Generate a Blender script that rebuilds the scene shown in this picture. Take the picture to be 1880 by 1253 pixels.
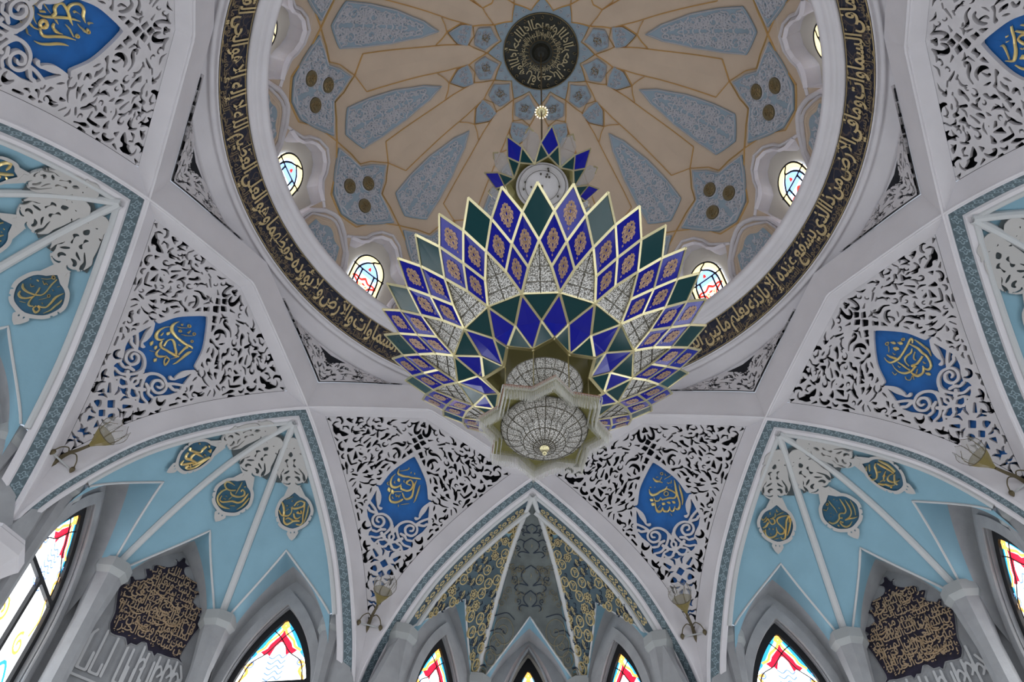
import bpy, math, random
import numpy as np
from math import sin, cos, tan, pi, radians, degrees, sqrt, atan2, hypot, floor

random.seed(7)
for _o in list(bpy.data.objects):
    bpy.data.objects.remove(_o, do_unlink=True)
SC = bpy.context.scene
COL = SC.collection
U = 8.0          # metres in one modelling unit (the radius of the vault's octagon)
Z0 = 1.6         # eye height: the modelling zero is the camera's height
FLOOR = -Z0 / U

# ------------------------------------------------------------------ camera
_F, _PITCH, _ROLL, _YAW = 1387.166, 0.91396, 0.045238, -0.029555
_CX, _CY = -0.03467, -0.892509
cam_data = bpy.data.cameras.new('camera')
cam_data.sensor_fit = 'HORIZONTAL'
cam_data.sensor_width = 36.0
cam_data.lens = _F / 1880.0 * 36.0
cam_data.clip_start = 0.05
cam_data.clip_end = 400
cam = bpy.data.objects.new('camera', cam_data)
COL.objects.link(cam)
from mathutils import Matrix, Vector
_fw = Vector((sin(_YAW) * cos(_PITCH), cos(_YAW) * cos(_PITCH), sin(_PITCH)))
_rt = Vector((cos(_YAW), -sin(_YAW), 0))
_up = _rt.cross(_fw)
_r2 = _rt * cos(_ROLL) + _up * sin(_ROLL)
_u2 = -_rt * sin(_ROLL) + _up * cos(_ROLL)
cam.matrix_world = Matrix(((_r2.x, _u2.x, -_fw.x, _CX * U), (_r2.y, _u2.y, -_fw.y, _CY * U),
                           (_r2.z, _u2.z, -_fw.z, Z0), (0, 0, 0, 1)))
SC.camera = cam

# ------------------------------------------------------------------ world, exposure
world = bpy.data.worlds.new('world')
SC.world = world
world.use_nodes = True
world.node_tree.nodes['Background'].inputs[0].default_value = (0.75, 0.85, 1.0, 1)
world.node_tree.nodes['Background'].inputs[1].default_value = 1.0
SC.view_settings.view_transform = 'Standard'
SC.view_settings.look = 'None'
SC.view_settings.gamma = 1
SC.view_settings.use_curve_mapping = False
SC.view_settings.exposure = -0.32
GLASS_LIGHT = 5.0      # daylight behind the big windows
DRUM_LIGHT = 3.0       # daylight behind the small windows under the dome
# ------------------------------------------------------------------ drawings of the ornament and the lettering
# flat lists in ten-thousandths of a modelling unit: x, y (, half width) on the panel each belongs to
LACE_HOLES=[[-3116,119,-3094,44,-2980,205],[-3062,-36,-2900,-57,-2955,-8],[-2912,307,-2861,450,-2809,592,-2684,734,-2678,659,-2587,663,-2516,758,-2425,761,-2319,695,-2442,625,-2522,586,-2609,554,-2672,449,-2720,461,-2831,368],[-2554,101,-2446,63,-2396,119,-2332,88,-2354,183,-2312,247,-2374,229,-2465,178],[-2586,-69,-2384,-96,-2456,-37,-2567,-17],[-2232,268,-2212,154,-2224,54,-2256,2,-2222,-48,-2133,-39,-2048,35,-2013,132,-2102,51,-2138,115,-2149,172,-2132,242,-2164,257],[-1901,221,-1898,138,-1842,-1,-1840,97],[-1704,192,-1716,126,-1669,44,-1672,122],[-2418,918,-2299,858,-2318,1012],[-2195,1327,-2202,1205,-2124,1224,-2016,1209,-2062,1292,-2142,1352],[-1945,1302,-1940,1423,-1923,1636,-1863,1570,-1802,1537,-1873,1412],[-1839,1333,-1678,1389,-1671,1445,-1776,1433],[-1642,1161,-1628,1042,-1566,933,-1531,1044,-1557,1134],[-1467,1111,-1441,970,-1378,850,-1317,913,-1390,1023],[-1286,809,-1167,709,-1160,595,-1017,620,-1116,762,-1240,846],[-1615,513,-1697,339,-1626,328,-1561,433,-1454,494,-1508,507,-1597,429],[-1912,704,-1868,634,-1799,623,-1780,438,-1647,633,-1743,650,-1825,697],[-2001,540,-1952,508,-1843,541,-1916,564],[-1560,1347,-1572,1235,-1487,1208,-1515,1279],[-1408,1671,-1362,1554,-1288,1465,-1317,1568],[-1187,1618,-1152,1522,-1187,1435,-1188,1334,-1106,1209,-1072,1318,-1146,1360,-1114,1443,-1076,1465,-1095,1546],[-1647,1717,-1617,1780,-1656,2047,-1702,2015,-1704,1852],[-2236,1799,-2090,1989,-2133,2037],[-2140,1711,-2023,1852,-2004,2017,-1962,2156,-1989,2144,-2042,1977,-2112,1869],[-1516,2080,-1445,2024,-1410,1947,-1324,2020,-1371,2068],[-1321,1876,-1236,1849,-1225,1958],[-1169,1901,-1165,1757,-1070,1621,-1060,1732,-1116,1840],[-1453,2193,-1325,2180,-1239,2171,-1176,2218,-1311,2226],[-1529,2386,-1361,2415,-1190,2397,-1198,2436,-1340,2452],[-986,1857,-931,1763,-856,1688,-774,1687,-858,1770,-861,1833],[-931,1563,-901,1492,-793,1567,-644,1581,-515,1608,-589,1687,-678,1615,-827,1600],[-760,1950,-751,1843,-694,1760,-693,1834],[-801,1475,-894,1364,-902,1271,-836,1389],[-397,1486,-380,1332,-346,1280,-272,1370],[-384,1156,-319,976,-268,1009],[-302,1219,-235,1198,-193,1100,-91,1218,-173,1260,-198,1322],[-257,756,-140,711,-22,846,-137,910],[-454,531,-266,623,-309,662],[-874,435,-838,400,-609,616,-699,578],[-1231,240,-1175,139,-1157,229,-1048,290,-1133,290],[-2740,802,-2571,912,-2587,975],[-1451,2607,-1485,2525,-1485,2446,-1424,2540,-1384,2596],[-1085,2755,-1107,2623,-1080,2539,-1062,2636],[-1252,2981,-1237,2870,-1182,2784,-1143,2870],[-1034,2232,-857,2182,-912,2274],[-2724,-71,-2673,-68,-2665,-42],[-1835,1222,-1802,1207,-1797,1236],[-1396,3171,-1302,3294,-1329,3347,-1415,3240],[-725,4154,-727,4034,-664,3937,-666,4053],[-1048,4174,-923,4256,-957,4379],[-498,4924,-450,4752,-361,4819],[-379,5376,-424,5253,-341,5322],[-1484,2990,-1419,3096,-1469,3098],[-308,4771,-470,4556,-439,4526,-231,4713],[-383,5154,-263,5024,-172,5128,-188,5204,-286,5189]]
LACE_SLITS=[[-2854,73,14,-2785,34,24,-2692,106,29,-2638,202,29,-2645,279,24],[-2574,376,12,-2549,505,10],[-2081,-86,15,-1940,-87,18],[-1578,13,16,-1474,35,37,-1410,121,37,-1396,207,21],[-2251,603,15,-2273,495,24,-2266,383,20],[-2462,983,19,-2500,1072,33,-2469,1188,38,-2402,1263,38,-2323,1301,24,-2342,1215,12],[-2279,1423,12,-2306,1497,24,-2280,1574,24,-2218,1610,14],[-2141,1458,19,-2047,1649,29,-1950,1792,24],[-1935,1808,19,-1785,1734,19],[-1750,980,30,-1691,908,25,-1608,794,13],[-1388,746,26,-1422,632,31,-1434,516,16],[-1486,332,26,-1392,351,16],[-1805,2147,22,-1659,2172,22],[-1026,2094,15,-943,2063,25,-928,1997,36,-995,1946,31],[-782,1153,16,-672,1127,38,-550,1232,48,-501,1366,38,-515,1438,21],[-644,1463,21,-678,1395,27,-630,1289,16],[-884,1016,11,-769,944,21,-649,943,38,-531,992,44,-435,983,33,-442,889,22,-510,891,14],[-188,139,23,-240,270,46,-239,434,45,-172,537,51,-83,517,46,-49,406,23],[-811,604,16,-710,672,14],[-1176,421,13,-1118,446,13],[-2483,1335,12,-2409,1465,12],[-1509,2845,10,-1573,2717,24,-1566,2631,10],[-1688,2584,9,-1635,2419,14],[-1746,1629,20,-1658,1679,20],[-1818,-106,13,-1777,-100,13],[-997,325,16,-870,368,14],[-947,2464,18,-848,2481,18],[-1262,3473,21,-1154,3698,21],[-957,3713,19,-980,3829,43,-907,3919,43,-808,3916,25,-757,3866,12],[-787,4349,24,-757,4476,49,-653,4596,30],[-723,4509,21,-596,4455,18],[-871,4541,12,-801,4650,15],[-688,4759,30,-618,4866,42,-583,4960,54,-636,4967,24]]
LACE_SHIELD=[28,1378,-220,1558,-594,1965,-791,2425,-894,2539,-944,2860,-1031,3262,-918,3533,-756,3749,-640,3959,-694,4125,-585,4268,-448,4360,-291,4390]
LACE_SCROLLS=[[-659,4158,28,-426,4163,35,-201,3977,39,-90,3720,39,-243,3496,36,-480,3393,36,-701,3463,35,-742,3643,35,-618,3802,35,-427,3804,38,-359,3649,39,-460,3513,35,-607,3513,32,-609,3631,29,-522,3674,25],[-896,2516,13,-777,2819,78,-712,3046,52,-703,3157,22,-611,3226,45,-576,3211,32],[-1228,3268,37,-1010,3242,38,-913,3338,38,-696,3388,41],[-1055,2995,32,-799,3227,35,-673,3389,38],[-1160,3295,43,-1071,3060,38,-981,2823,32,-906,2526,26],[-640,3959,38,-494,3980,32,-409,3901,44,-264,3878,39],[-347,4000,44,-214,4144,38,-62,4226,38,99,4364,37],[-448,4360,37,-355,4230,31,-222,4196,32,-205,4092,29],[-397,4269,31,-268,4412,31,-89,4401,32],[-65,3743,46,-20,3925,35,75,4042,34,26,4185,31,-59,4310,29]]
SHIELD_TEXT={'A':[[-417,2003,5,-450,2080,22,-453,2197,44,-402,2286,50,-319,2346,50,-183,2378,44,-25,2391,40,121,2341,39,238,2284,33,325,2224,33,397,2194,24,410,2234,12],[-468,2280,8,-554,2373,14,-593,2490,25,-593,2625,40,-541,2733,52,-451,2782,46,-366,2747,34,-318,2658,9],[-312,2741,16,-273,2837,37,-182,2885,37,-40,2865,34,105,2804,35,217,2747,39,328,2669,24],[-159,2820,31,-206,2688,25,-202,2595,19,-145,2532,28,-49,2545,38,52,2609,38,170,2654,39,235,2701,36],[285,2658,27,278,2534,30,271,2409,33,286,2298,45],[-184,2941,8,-171,3049,28,-134,3122,37,-40,3134,37,25,3056,23,92,2950,12],[93,2971,29,201,2942,21,241,3021,24,247,3123,32,151,3091,21,105,2999,23],[225,2911,7,262,2820,9,305,2732,18],[373,2941,6,410,2829,24,422,2658,33,424,2498,42,438,2366,42,464,2262,6],[-350,2531,16,-357,2470,53,-370,2404,16],[-436,3054,12,-465,2983,52,-490,2907,12],[-263,3057,15,-291,2996,43,-315,2941,15],[-12,3333,12,-28,3266,48,-41,3210,12],[-358,3177,6,-290,3147,14,-222,3106,8],[-350,2158,6,-252,2113,18,-161,2042,13,-113,1998,10],[-79,1887,16,-65,1913,16,-71,1938,16,-93,1952,16,-122,1947,16,-144,1926,16,-148,1899,16,-133,1878,16,-106,1873,16,-79,1887,16],[-156,2173,14,-144,2194,14,-149,2215,14,-168,2227,14,-192,2223,14,-210,2205,14,-214,2183,14,-201,2165,14,-178,2161,14,-156,2173,14],[164,1908,15,176,1928,15,171,1954,15,152,1973,15,128,1978,15,110,1965,15,106,1941,15,119,1917,15,142,1904,15,164,1908,15],[-79,2261,8,12,2185,13,145,2015,9],[275,2080,14,284,2097,14,280,2118,14,264,2134,14,244,2138,14,229,2127,14,226,2107,14,237,2087,14,256,2077,14,275,2080,14],[-322,2006,8,-273,2030,19,-290,1977,5],[-16,2081,13,16,2067,21,11,1983,5],[-483,2645,12,-460,2634,22,-475,2536,5],[61,2487,9,92,2490,13,132,2459,6]],'B':[[401,1933,20,289,1965,29,101,2035,29,-91,2061,38,-261,2027,42,-357,1969,31,-364,1802,7],[-440,2010,10,-511,2150,28,-504,2316,34,-429,2440,44,-297,2459,45,-187,2398,28,-146,2321,10],[-145,2378,21,-98,2487,34,40,2514,35,169,2429,29,214,2292,35,187,2174,35,93,2121,20,16,2209,26,15,2291,23,141,2279,20],[286,2041,14,261,2220,29,276,2443,32,274,2608,37,175,2735,35,62,2755,32,-39,2610,10],[434,2133,9,430,2268,29,426,2486,29,413,2673,23,389,2766,6],[-56,2580,10,-241,2600,17,-381,2665,17,-401,2814,24,-319,2934,40,-171,2956,44,-44,2901,37,26,2804,20],[-527,2484,14,-489,2562,58,-451,2640,13],[-399,2544,14,-354,2621,58,-310,2689,14],[-301,2138,14,-267,2201,55,-233,2264,14],[3,3006,7,131,2925,14,261,2850,9],[-51,3014,13,-29,3091,13],[-234,2680,14,-186,2764,17,-153,2712,12,-105,2771,17,-83,2680,12],[-328,1900,10,-179,1862,16,-50,1810,25,-52,1744,9],[24,1893,32,51,1895,32],[140,1875,32,172,1863,32],[-334,2773,8,-295,2826,17,-255,2829,7],[-574,2290,9,-604,2351,21,-540,2410,14],[-376,2237,7,-391,2296,17,-351,2325,9],[-75,2175,7,-93,2225,17,-48,2270,9]],'C':[[520,1975,9,507,2121,28,485,2364,37,494,2575,31,499,2768,31,437,2924,39,357,2966,34,324,2916,11],[632,2143,8,626,2290,28,630,2485,34,613,2679,28,565,2836,8],[-330,2117,9,-337,2243,30,-272,2345,43,-127,2367,43,31,2327,34,169,2269,31,237,2183,7],[189,2254,28,284,2306,31,390,2376,31,457,2476,28,369,2584,31,217,2575,31,87,2600,28,-27,2616,26],[214,2431,17,187,2476,17,140,2498,17,96,2488,17,75,2449,17,87,2401,17,126,2365,17,175,2358,17,210,2385,17,214,2431,17],[-251,2426,10,-240,2543,23,-154,2595,26,-83,2577,26,-42,2515,8,-23,2602,23],[-251,2587,13,-270,2787,30,-236,2912,42,-128,2939,35,-54,2842,8,-50,2954,32,30,3014,34,104,2964,22,154,2857,7,146,2983,25,233,3005,31,332,2853,7],[-388,2441,17,-341,2485,50,-296,2536,16],[-374,2584,16,-330,2634,59,-294,2689,16],[-44,2712,19,-5,2751,46,35,2779,17],[105,2712,17,163,2731,45,212,2750,17],[273,2690,14,318,2725,53,361,2767,14],[-210,2811,13,-113,2755,13],[-123,1835,17,-55,1963,37,44,2022,28,128,2058,14],[44,1990,11,145,1864,13],[205,1751,14,189,1778,14,162,1792,14,136,1786,14,124,1763,14,131,1735,14,154,1713,14,182,1709,14,203,1724,14,205,1751,14],[202,1947,8,449,1824,13],[271,2047,11,290,2096,14,344,2066,11,385,2084,14,425,1987,8],[-303,2079,8,-270,2078,17,-245,2113,8],[-149,2132,8,-119,2145,17],[373,2197,7,390,2222,14],[273,1753,7,275,1810,14,311,1820,7],[-17,1851,14,36,1860,11],[123,3076,6,141,3124,13,153,3172,6]],'D':[[579,2238,6,593,2357,26,604,2516,28,615,2694,31,577,2808,20,542,2882,6],[388,2247,14,414,2354,26,449,2490,34,441,2650,36,454,2787,33,416,2940,30,337,3078,33,221,3123,38,161,3054,25,164,2956,8],[455,2283,11,526,2214,26,526,2150,29,423,2191,32,292,2252,31,138,2315,31,-20,2367,31,-135,2350,37,-234,2311,31,-353,2226,29,-380,2106,17,-357,2007,6],[-256,2028,14,-229,2147,32,-173,2282,31,-145,2358,25],[338,2396,6,228,2472,28,78,2475,31,-20,2512,25,-63,2604,19,-67,2723,17],[385,2728,31,246,2778,33,85,2810,36,-28,2769,38],[-197,2399,17,-172,2575,25,-157,2718,22,-129,2812,28],[52,2844,33,-81,2849,33,-180,2813,33,-302,2719,31,-374,2580,20,-379,2426,11,-345,2299,6],[-160,2836,17,-154,2946,33,-102,3057,38,22,3102,33,130,3029,33,181,2949,8],[-85,2986,19,17,2938,5],[332,2517,11,217,2589,14,155,2662,14,158,2726,7],[45,1901,17,82,1962,49,112,2029,17],[183,2024,17,219,2085,55,248,2152,17],[-5,2071,17,25,2140,54,56,2206,17],[84,3152,16,113,3216,52,142,3279,16],[-13,1891,14,-36,1896,14,-60,1884,14,-74,1860,14,-71,1834,14,-53,1820,14,-28,1824,14,-7,1843,14,-2,1870,14,-13,1891,14],[-51,1928,10,-105,1986,11,-170,2031,6],[386,2063,14,362,2077,14,339,2074,14,325,2057,14,328,2033,14,347,2013,14,372,2007,14,392,2018,14,397,2040,14,386,2063,14],[273,2862,6,270,2931,15,301,2956,7],[-501,2424,6,-509,2530,16,-429,2555,7],[-350,2796,11,-382,2861,14,-344,2947,14,-264,2959,11,-203,2929,8],[-269,2457,6,-271,2517,13,-231,2534,6],[-184,2951,11,-246,3041,5],[-107,2131,6,-114,2196,13,-70,2221,6]],'E':[[-734,2850,10,-743,3034,19,-679,3196,28,-616,3308,30,-565,3430,42,-465,3483,42,-339,3469,35,-197,3408,29,-91,3331,22,-42,3238,10],[-578,3310,23,-452,3319,31,-311,3317,17,-168,3266,6],[-148,3034,40,-96,3055,40,-69,3102,40,-80,3152,40,-124,3182,40,-180,3179,39,-222,3143,39,-230,3091,40,-201,3048,40,-148,3034,40],[-87,3205,25,31,3164,31,100,3068,34,107,2880,32,119,2688,33,148,2542,22,189,2404,7],[174,3316,5,247,3159,24,267,2982,32,262,2793,33,279,2649,25,307,2540,6],[-400,3239,7,-334,3122,22,-312,2976,30,-304,2816,30,-288,2628,30,-260,2476,23,-209,2323,5],[-331,2926,25,-397,2847,37,-515,2852,37,-619,2771,32,-607,2671,34,-476,2591,35,-342,2548,38,-233,2529,31,-122,2497,8],[-449,2580,25,-556,2535,32,-610,2430,28,-598,2301,35,-491,2216,39,-326,2238,37,-173,2207,8],[-278,2855,30,-210,2834,23,-156,2812,8],[-171,2886,13,-91,2916,35,5,2858,29,57,2711,5],[-680,3111,6,-553,3047,17,-410,2958,5],[-153,2661,6,-55,2578,21,120,2456,7],[-162,2384,7,-62,2318,19,22,2212,20],[25,2110,17,45,2114,17,56,2132,17,51,2157,17,34,2175,17,12,2180,17,-5,2167,17,-9,2143,16,4,2122,17,25,2110,17],[111,2339,17,131,2343,17,141,2361,17,137,2385,17,120,2403,17,98,2407,17,81,2395,17,78,2373,17,90,2351,17,111,2339,17],[-291,3612,5,-188,3561,12,-96,3485,12,8,3467,13,70,3389,5],[-422,2466,8,-443,2414,13,-375,2314,5],[-451,3199,24,-437,3066,17],[-129,2143,8,-171,2127,12,-162,2033,5]]}
MEDAL_TEXT={'left a':(-45,'left',[[-800,207,33,-709,244,45,-619,186,37,-528,105,32,-420,-24,21,-502,-120,35,-562,-238,29],[-645,300,21,-580,379,39,-452,387,42,-312,279,38,-154,182,34,-16,105,14],[-175,-76,11,-323,14,34,-452,116,26,-428,238,38,-326,277,32],[-440,470,8,-378,560,35,-308,536,33,-241,407,28,-170,276,20,-111,213,13],[-138,364,26,-134,446,38,-45,425,32,44,283,27,60,116,25,-7,-40,29,-48,-270,12],[-130,353,32,-94,323,33,-60,340,23],[-70,267,17,-46,101,28,-69,-98,30,-74,-261,16],[-569,-325,26,-505,-304,29],[-395,-265,26,-277,-300,27,-379,-350,15],[-808,-30,8,-771,-72,13],[-282,-102,14,-210,-154,15]]),'left b':(-45,'middle',[[-78,-618,9,-52,-462,21,-39,-323,17,-18,-173,8],[-199,-400,10,-346,-413,28,-470,-379,31,-474,-279,30,-385,-199,29,-248,-187,29,-108,-266,23,-102,-306,10],[-342,-169,23,-419,-30,28,-430,141,30,-348,266,32,-204,332,34,-63,332,31,99,288,8],[-193,-164,13,-110,-103,31,28,-110,35,159,-182,29,219,-283,30,170,-380,30,75,-402,24,72,-328,20],[298,-394,14,299,-222,29,283,-79,31,191,22,33,28,61,30,-106,156,26,-220,223,26,-321,197,18,-340,67,8],[404,-293,10,400,-123,25,369,57,21,294,211,7],[54,-546,32,89,-528,32],[47,210,12,184,141,12],[-259,19,9,-198,10,12],[-249,119,9,-178,103,12],[-103,68,8,-60,-61,9],[-484,-45,13,-462,-50,13]]),'left c':(-45,'right',[[-257,-374,15,-195,-221,38,-170,-57,37,-184,60,39,-267,28,23,-341,-106,10],[-181,75,36,-42,80,29,46,24,22,85,-79,13,62,-185,10],[-160,119,26,-139,264,31,-44,340,37,67,303,33,179,250,36,382,260,23],[-91,180,19,-4,154,28,119,218,27,209,266,24],[78,-185,26,164,-137,39,329,-164,35,465,-223,34,490,-332,29,370,-389,30,244,-336,30,160,-229,20],[510,-364,13,492,-129,25,462,99,24,467,294,23,394,379,29,268,357,23],[635,-235,12,604,-33,24,564,148,23,508,326,9],[327,-42,31,263,1,31,404,21,24,375,-71,22],[154,12,19,190,133,31,280,181,27,401,111,12],[91,-393,31,110,-377,31],[279,-265,29,299,-249,29],[-107,-70,10,-1,-142,10],[-105,-449,9,20,-495,11,130,-542,9],[-80,-249,14,-59,-218,14]]),'right a':(45,'left',[[272,-348,15,94,-307,27,-62,-222,27,-65,-117,23,55,5,27,152,112,26,113,215,28,-4,241,29,-88,163,22,-108,48,7],[-89,192,16,-134,297,26,-246,366,29,-369,380,30,-459,287,22,-457,139,9],[305,-335,23,233,-183,28,210,7,26,188,194,26,156,351,25,70,388,22,19,324,10],[376,-251,11,341,-46,26,303,99,23,236,274,8],[274,-363,23,333,-292,25,307,-130,8],[-311,-205,22,-178,-199,27,-153,-81,26,-239,-30,23,-322,-113,21,-360,-201,19],[-129,-401,10,-146,-277,19,-246,-232,19],[-352,-81,24,-435,47,30,-548,117,12],[-378,-216,16,-449,-103,19,-524,-67,8],[-582,-201,10,-533,-143,19,-473,-178,13,-415,-259,13],[-370,115,26,-333,119,26],[-243,119,25,-206,115,25],[-218,420,7,-122,395,13,-25,364,6],[-92,-527,8,-75,-450,16,-21,-453,6],[-94,-326,9,30,-395,15,142,-446,8],[-476,208,13,-480,225,13,-494,236,13,-512,234,13,-525,222,13,-527,203,13,-517,188,13,-500,183,13,-483,191,13,-476,208,13],[-312,257,6,-290,284,11],[-307,-422,8,-302,-344,16]]),'right b':(45,'middle',[[315,-412,7,309,-271,21,295,-120,21,258,-3,23,179,41,26,108,5,23,22,11,26,-41,110,26,-154,165,31,-292,161,29,-365,64,14],[433,-316,7,425,-158,21,408,-10,21,359,118,23,256,196,23,118,222,18],[544,-221,7,531,-84,18,501,74,18,433,224,12],[87,222,20,223,244,25,349,278,22,459,288,7],[-10,109,18,61,145,23],[-63,194,21,-4,271,20],[-90,212,10,-71,331,25,1,406,27,114,410,22,248,338,7],[8,-523,7,7,-366,17,19,-207,14,6,-62,7],[-60,-415,13,-78,-401,13,-101,-400,13,-117,-412,13,-121,-432,13,-108,-449,13,-86,-457,13,-65,-452,13,-55,-435,13,-60,-415,13],[-111,-353,8,-168,-295,10,-235,-260,6],[161,-487,13,173,-466,13],[218,-405,12,226,-392,12],[-165,-137,12,-155,-124,12],[-127,-62,12,-114,-52,12],[-225,-52,12,-216,-39,12],[-191,256,18,-165,315,18],[-288,-334,9,-227,-273,10],[132,-185,8,146,-144,12]]),'right c':(45,'right',[[706,-26,16,566,-34,22,435,26,21,288,77,23,113,88,24,4,38,20,-29,-40,10],[714,18,13,698,135,20,682,274,17,673,421,14,673,498,18],[845,16,9,838,131,18,825,290,19,779,432,17,733,507,14],[631,474,16,503,401,18,361,362,22,277,414,17,315,552,13],[635,506,16,487,537,19,358,576,19,319,661,9],[570,263,8,442,255,18,333,254,18,190,271,14,67,214,14],[332,231,12,394,299,14],[-53,168,10,7,297,21,84,374,17,121,480,19,229,570,17,335,603,11],[212,301,12,193,317,12],[98,508,13,115,549,13],[541,-182,7,388,-142,9,282,-116,5],[409,-241,7,237,-198,9],[550,666,10,462,652,9,420,607,6],[73,-107,8,156,-51,8],[418,99,6,444,163,8]]),'far left':(-90,'right',[[-380,79,15,-327,160,31,-215,196,30,-88,187,26,25,155,23,107,90,17,130,-32,17,120,-207,21,139,-407,14],[-315,254,14,-296,340,29,-220,382,31,-126,354,27,-43,269,20,-1,190,12],[-10,212,14,-15,330,18,11,439,26,69,461,26,130,432,13],[-41,-31,17,-20,71,24,-15,151,9],[172,388,22,163,487,21,260,542,31,280,436,21,195,387,17],[196,370,20,274,364,26,359,305,22,374,156,27,378,-19,31,458,-189,6],[402,474,5,471,337,20,491,187,25,520,45,23,519,-31,10],[-182,-136,36,-173,-169,31],[80,-420,15,89,-395,15,80,-372,15,59,-364,15,33,-372,15,16,-395,15,16,-420,15,32,-436,15,57,-436,15,80,-420,15],[-142,-235,7,-50,-281,12,39,-358,8],[-88,-202,10,-1,-142,11,1,-195,10,63,-169,11],[259,27,12,265,48,12,257,66,12,241,73,12,222,65,12,211,46,12,211,26,12,224,12,12,243,13,12,259,27,12],[124,231,5,182,167,10,244,85,7],[-174,479,5,-119,462,10,-45,440,5],[-252,1,7,-201,50,12,-152,-3,10],[201,-129,8,252,-114,12],[252,-244,8,288,-300,10],[215,263,6,255,291,10],[-325,-104,10,-299,-105,11]])}
ORN_OUTLINE=[844,-2976,1271,-2916,1480,-2842,1482,-2710,1438,-2599,1291,-2463,1322,-2332,1286,-2200,1269,-2025,1238,-1853,1174,-1619,1199,-1453,1115,-1326,952,-1159,772,-1034,533,-911,446,-831,219,-790,-136,-845,-345,-976,-506,-1148,-576,-1304,-689,-1380,-675,-1461,-546,-1485,-604,-1751,-585,-2027,-501,-2227,-613,-2313,-497,-2452,-565,-2656,-246,-2828,334,-2921]
ORN_HOLES=[[411,-2324,534,-2174,316,-2069,153,-2161],[-177,-1660,-262,-1534,-421,-1367,-472,-1227,-445,-1091,-369,-1073,-336,-1230,-389,-1368,-248,-1473],[707,-1667,865,-1505,964,-1343,931,-1179,783,-1074,765,-1216,842,-1360,759,-1502],[148,-1525,-108,-1457,-269,-1341,-95,-1366,64,-1441],[395,-1522,571,-1445,736,-1327,553,-1363,431,-1410],[103,-1270,-82,-1266,-189,-1174,-147,-1096,-44,-1069,-66,-1137,16,-1198,120,-1221],[318,-1245,537,-1281,640,-1192,590,-1091,475,-1079,485,-1149,403,-1197],[-345,-1034,-183,-979,-22,-981,83,-1042,35,-943,-175,-931],[293,-1085,356,-987,545,-990,722,-1053,618,-951,429,-909,313,-947],[-177,-1870,-10,-1982,181,-1967,42,-1898,27,-1771,92,-1647,-22,-1644,-16,-1790,-87,-1851],[467,-1977,719,-2007,557,-1894,499,-1765,597,-1684,471,-1638,366,-1698,473,-1828],[-21,-2500,206,-2462,94,-2448],[628,-2475,868,-2527,770,-2464],[228,-2385,-227,-2303,-547,-2204,-538,-2293],[570,-2385,988,-2321,1190,-2218,1270,-2265]]
PLAQUE=[-149,14236,-67,14261,-10,14213,38,14278,88,14424,164,14425,196,14304,291,14256,404,14257,263,14143,279,14015,378,13913,541,13881,780,13850,863,13740,808,13598,976,13645,1052,13570,934,13473,917,13243,1141,13149,1272,13194,1290,13056,1212,12929,1358,12889,1421,12686,1318,12359,1244,12018,1189,11726,1186,11527,1350,11385,1125,11469,938,11422,742,11404,513,11386,464,11269,354,11367,230,11345,117,11522,-34,11489,-134,11348,-294,11342,-363,11248,-491,11415,-702,11385,-924,11382,-1053,11614,-1065,11939,-1211,12379,-1279,12659,-1212,12799,-1049,12882,-1130,13092,-1048,13135,-965,13068,-728,13227,-712,13346,-822,13512,-730,13579,-609,13587,-635,13724,-562,13801,-271,13879,-129,13974,-29,14085,-62,14205]
# ------------------------------------------------------------------ the plan of the vault
A0 = cos(pi / 8)                       # apothem of the octagon of crossing arches
T8 = tan(pi / 8)
_AK = np.array([(0, 1.877), (.2, 1.797), (.383, 1.717), (.5, 1.648), (.587, 1.585), (.65, 1.533), (.75, 1.432),
                (.84, 1.292), (.9, 1.158), (.924, 1.06), (.94, .94), (.945, .8)])


def _pchip(xk, yk):
    xk = np.asarray(xk, float); yk = np.asarray(yk, float)
    h = np.diff(xk); d = np.diff(yk) / h
    m = np.zeros(len(xk)); m[0] = d[0]; m[-1] = d[-1]
    for i in range(1, len(xk) - 1):
        if d[i - 1] * d[i] > 0:
            w1 = 2 * h[i] + h[i - 1]; w2 = h[i] + 2 * h[i - 1]
            m[i] = (w1 + w2) / (w1 / d[i - 1] + w2 / d[i])
    def f(x):
        x = np.clip(np.asarray(x, float), xk[0], xk[-1])
        i = np.clip(np.searchsorted(xk, x) - 1, 0, len(h) - 1)
        t = (x - xk[i]) / h[i]
        return ((1 + 2 * t) * (1 - t) ** 2 * yk[i] + t * (1 - t) ** 2 * h[i] * m[i]
                + t * t * (3 - 2 * t) * yk[i + 1] + t * t * (t - 1) * h[i] * m[i + 1])
    return f


_arch = _pchip(_AK[:, 0], _AK[:, 1])
def arch(s): return _arch(np.abs(s))


FACE_H = .06                            # height of the plain face of an arch
_ss = np.linspace(0.0, .93, 400)
_zz = arch(_ss)
_tt = np.gradient(_zz, _ss)
_nl = np.sqrt(1 + _tt ** 2)
_os = _ss - FACE_H * _tt / _nl          # the arch curve moved outwards by FACE_H
_oz = _zz + FACE_H / _nl
def archo(s): return np.interp(np.abs(s), _os, _oz)


def rot(P, deg):                         # local (right, out, up) of a direction -> world
    P = np.asarray(P, float); t = radians(deg)
    Q = P.copy()
    Q[..., 0] = P[..., 0] * cos(t) + P[..., 1] * sin(t)
    Q[..., 1] = -P[..., 0] * sin(t) + P[..., 1] * cos(t)
    return Q


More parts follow.
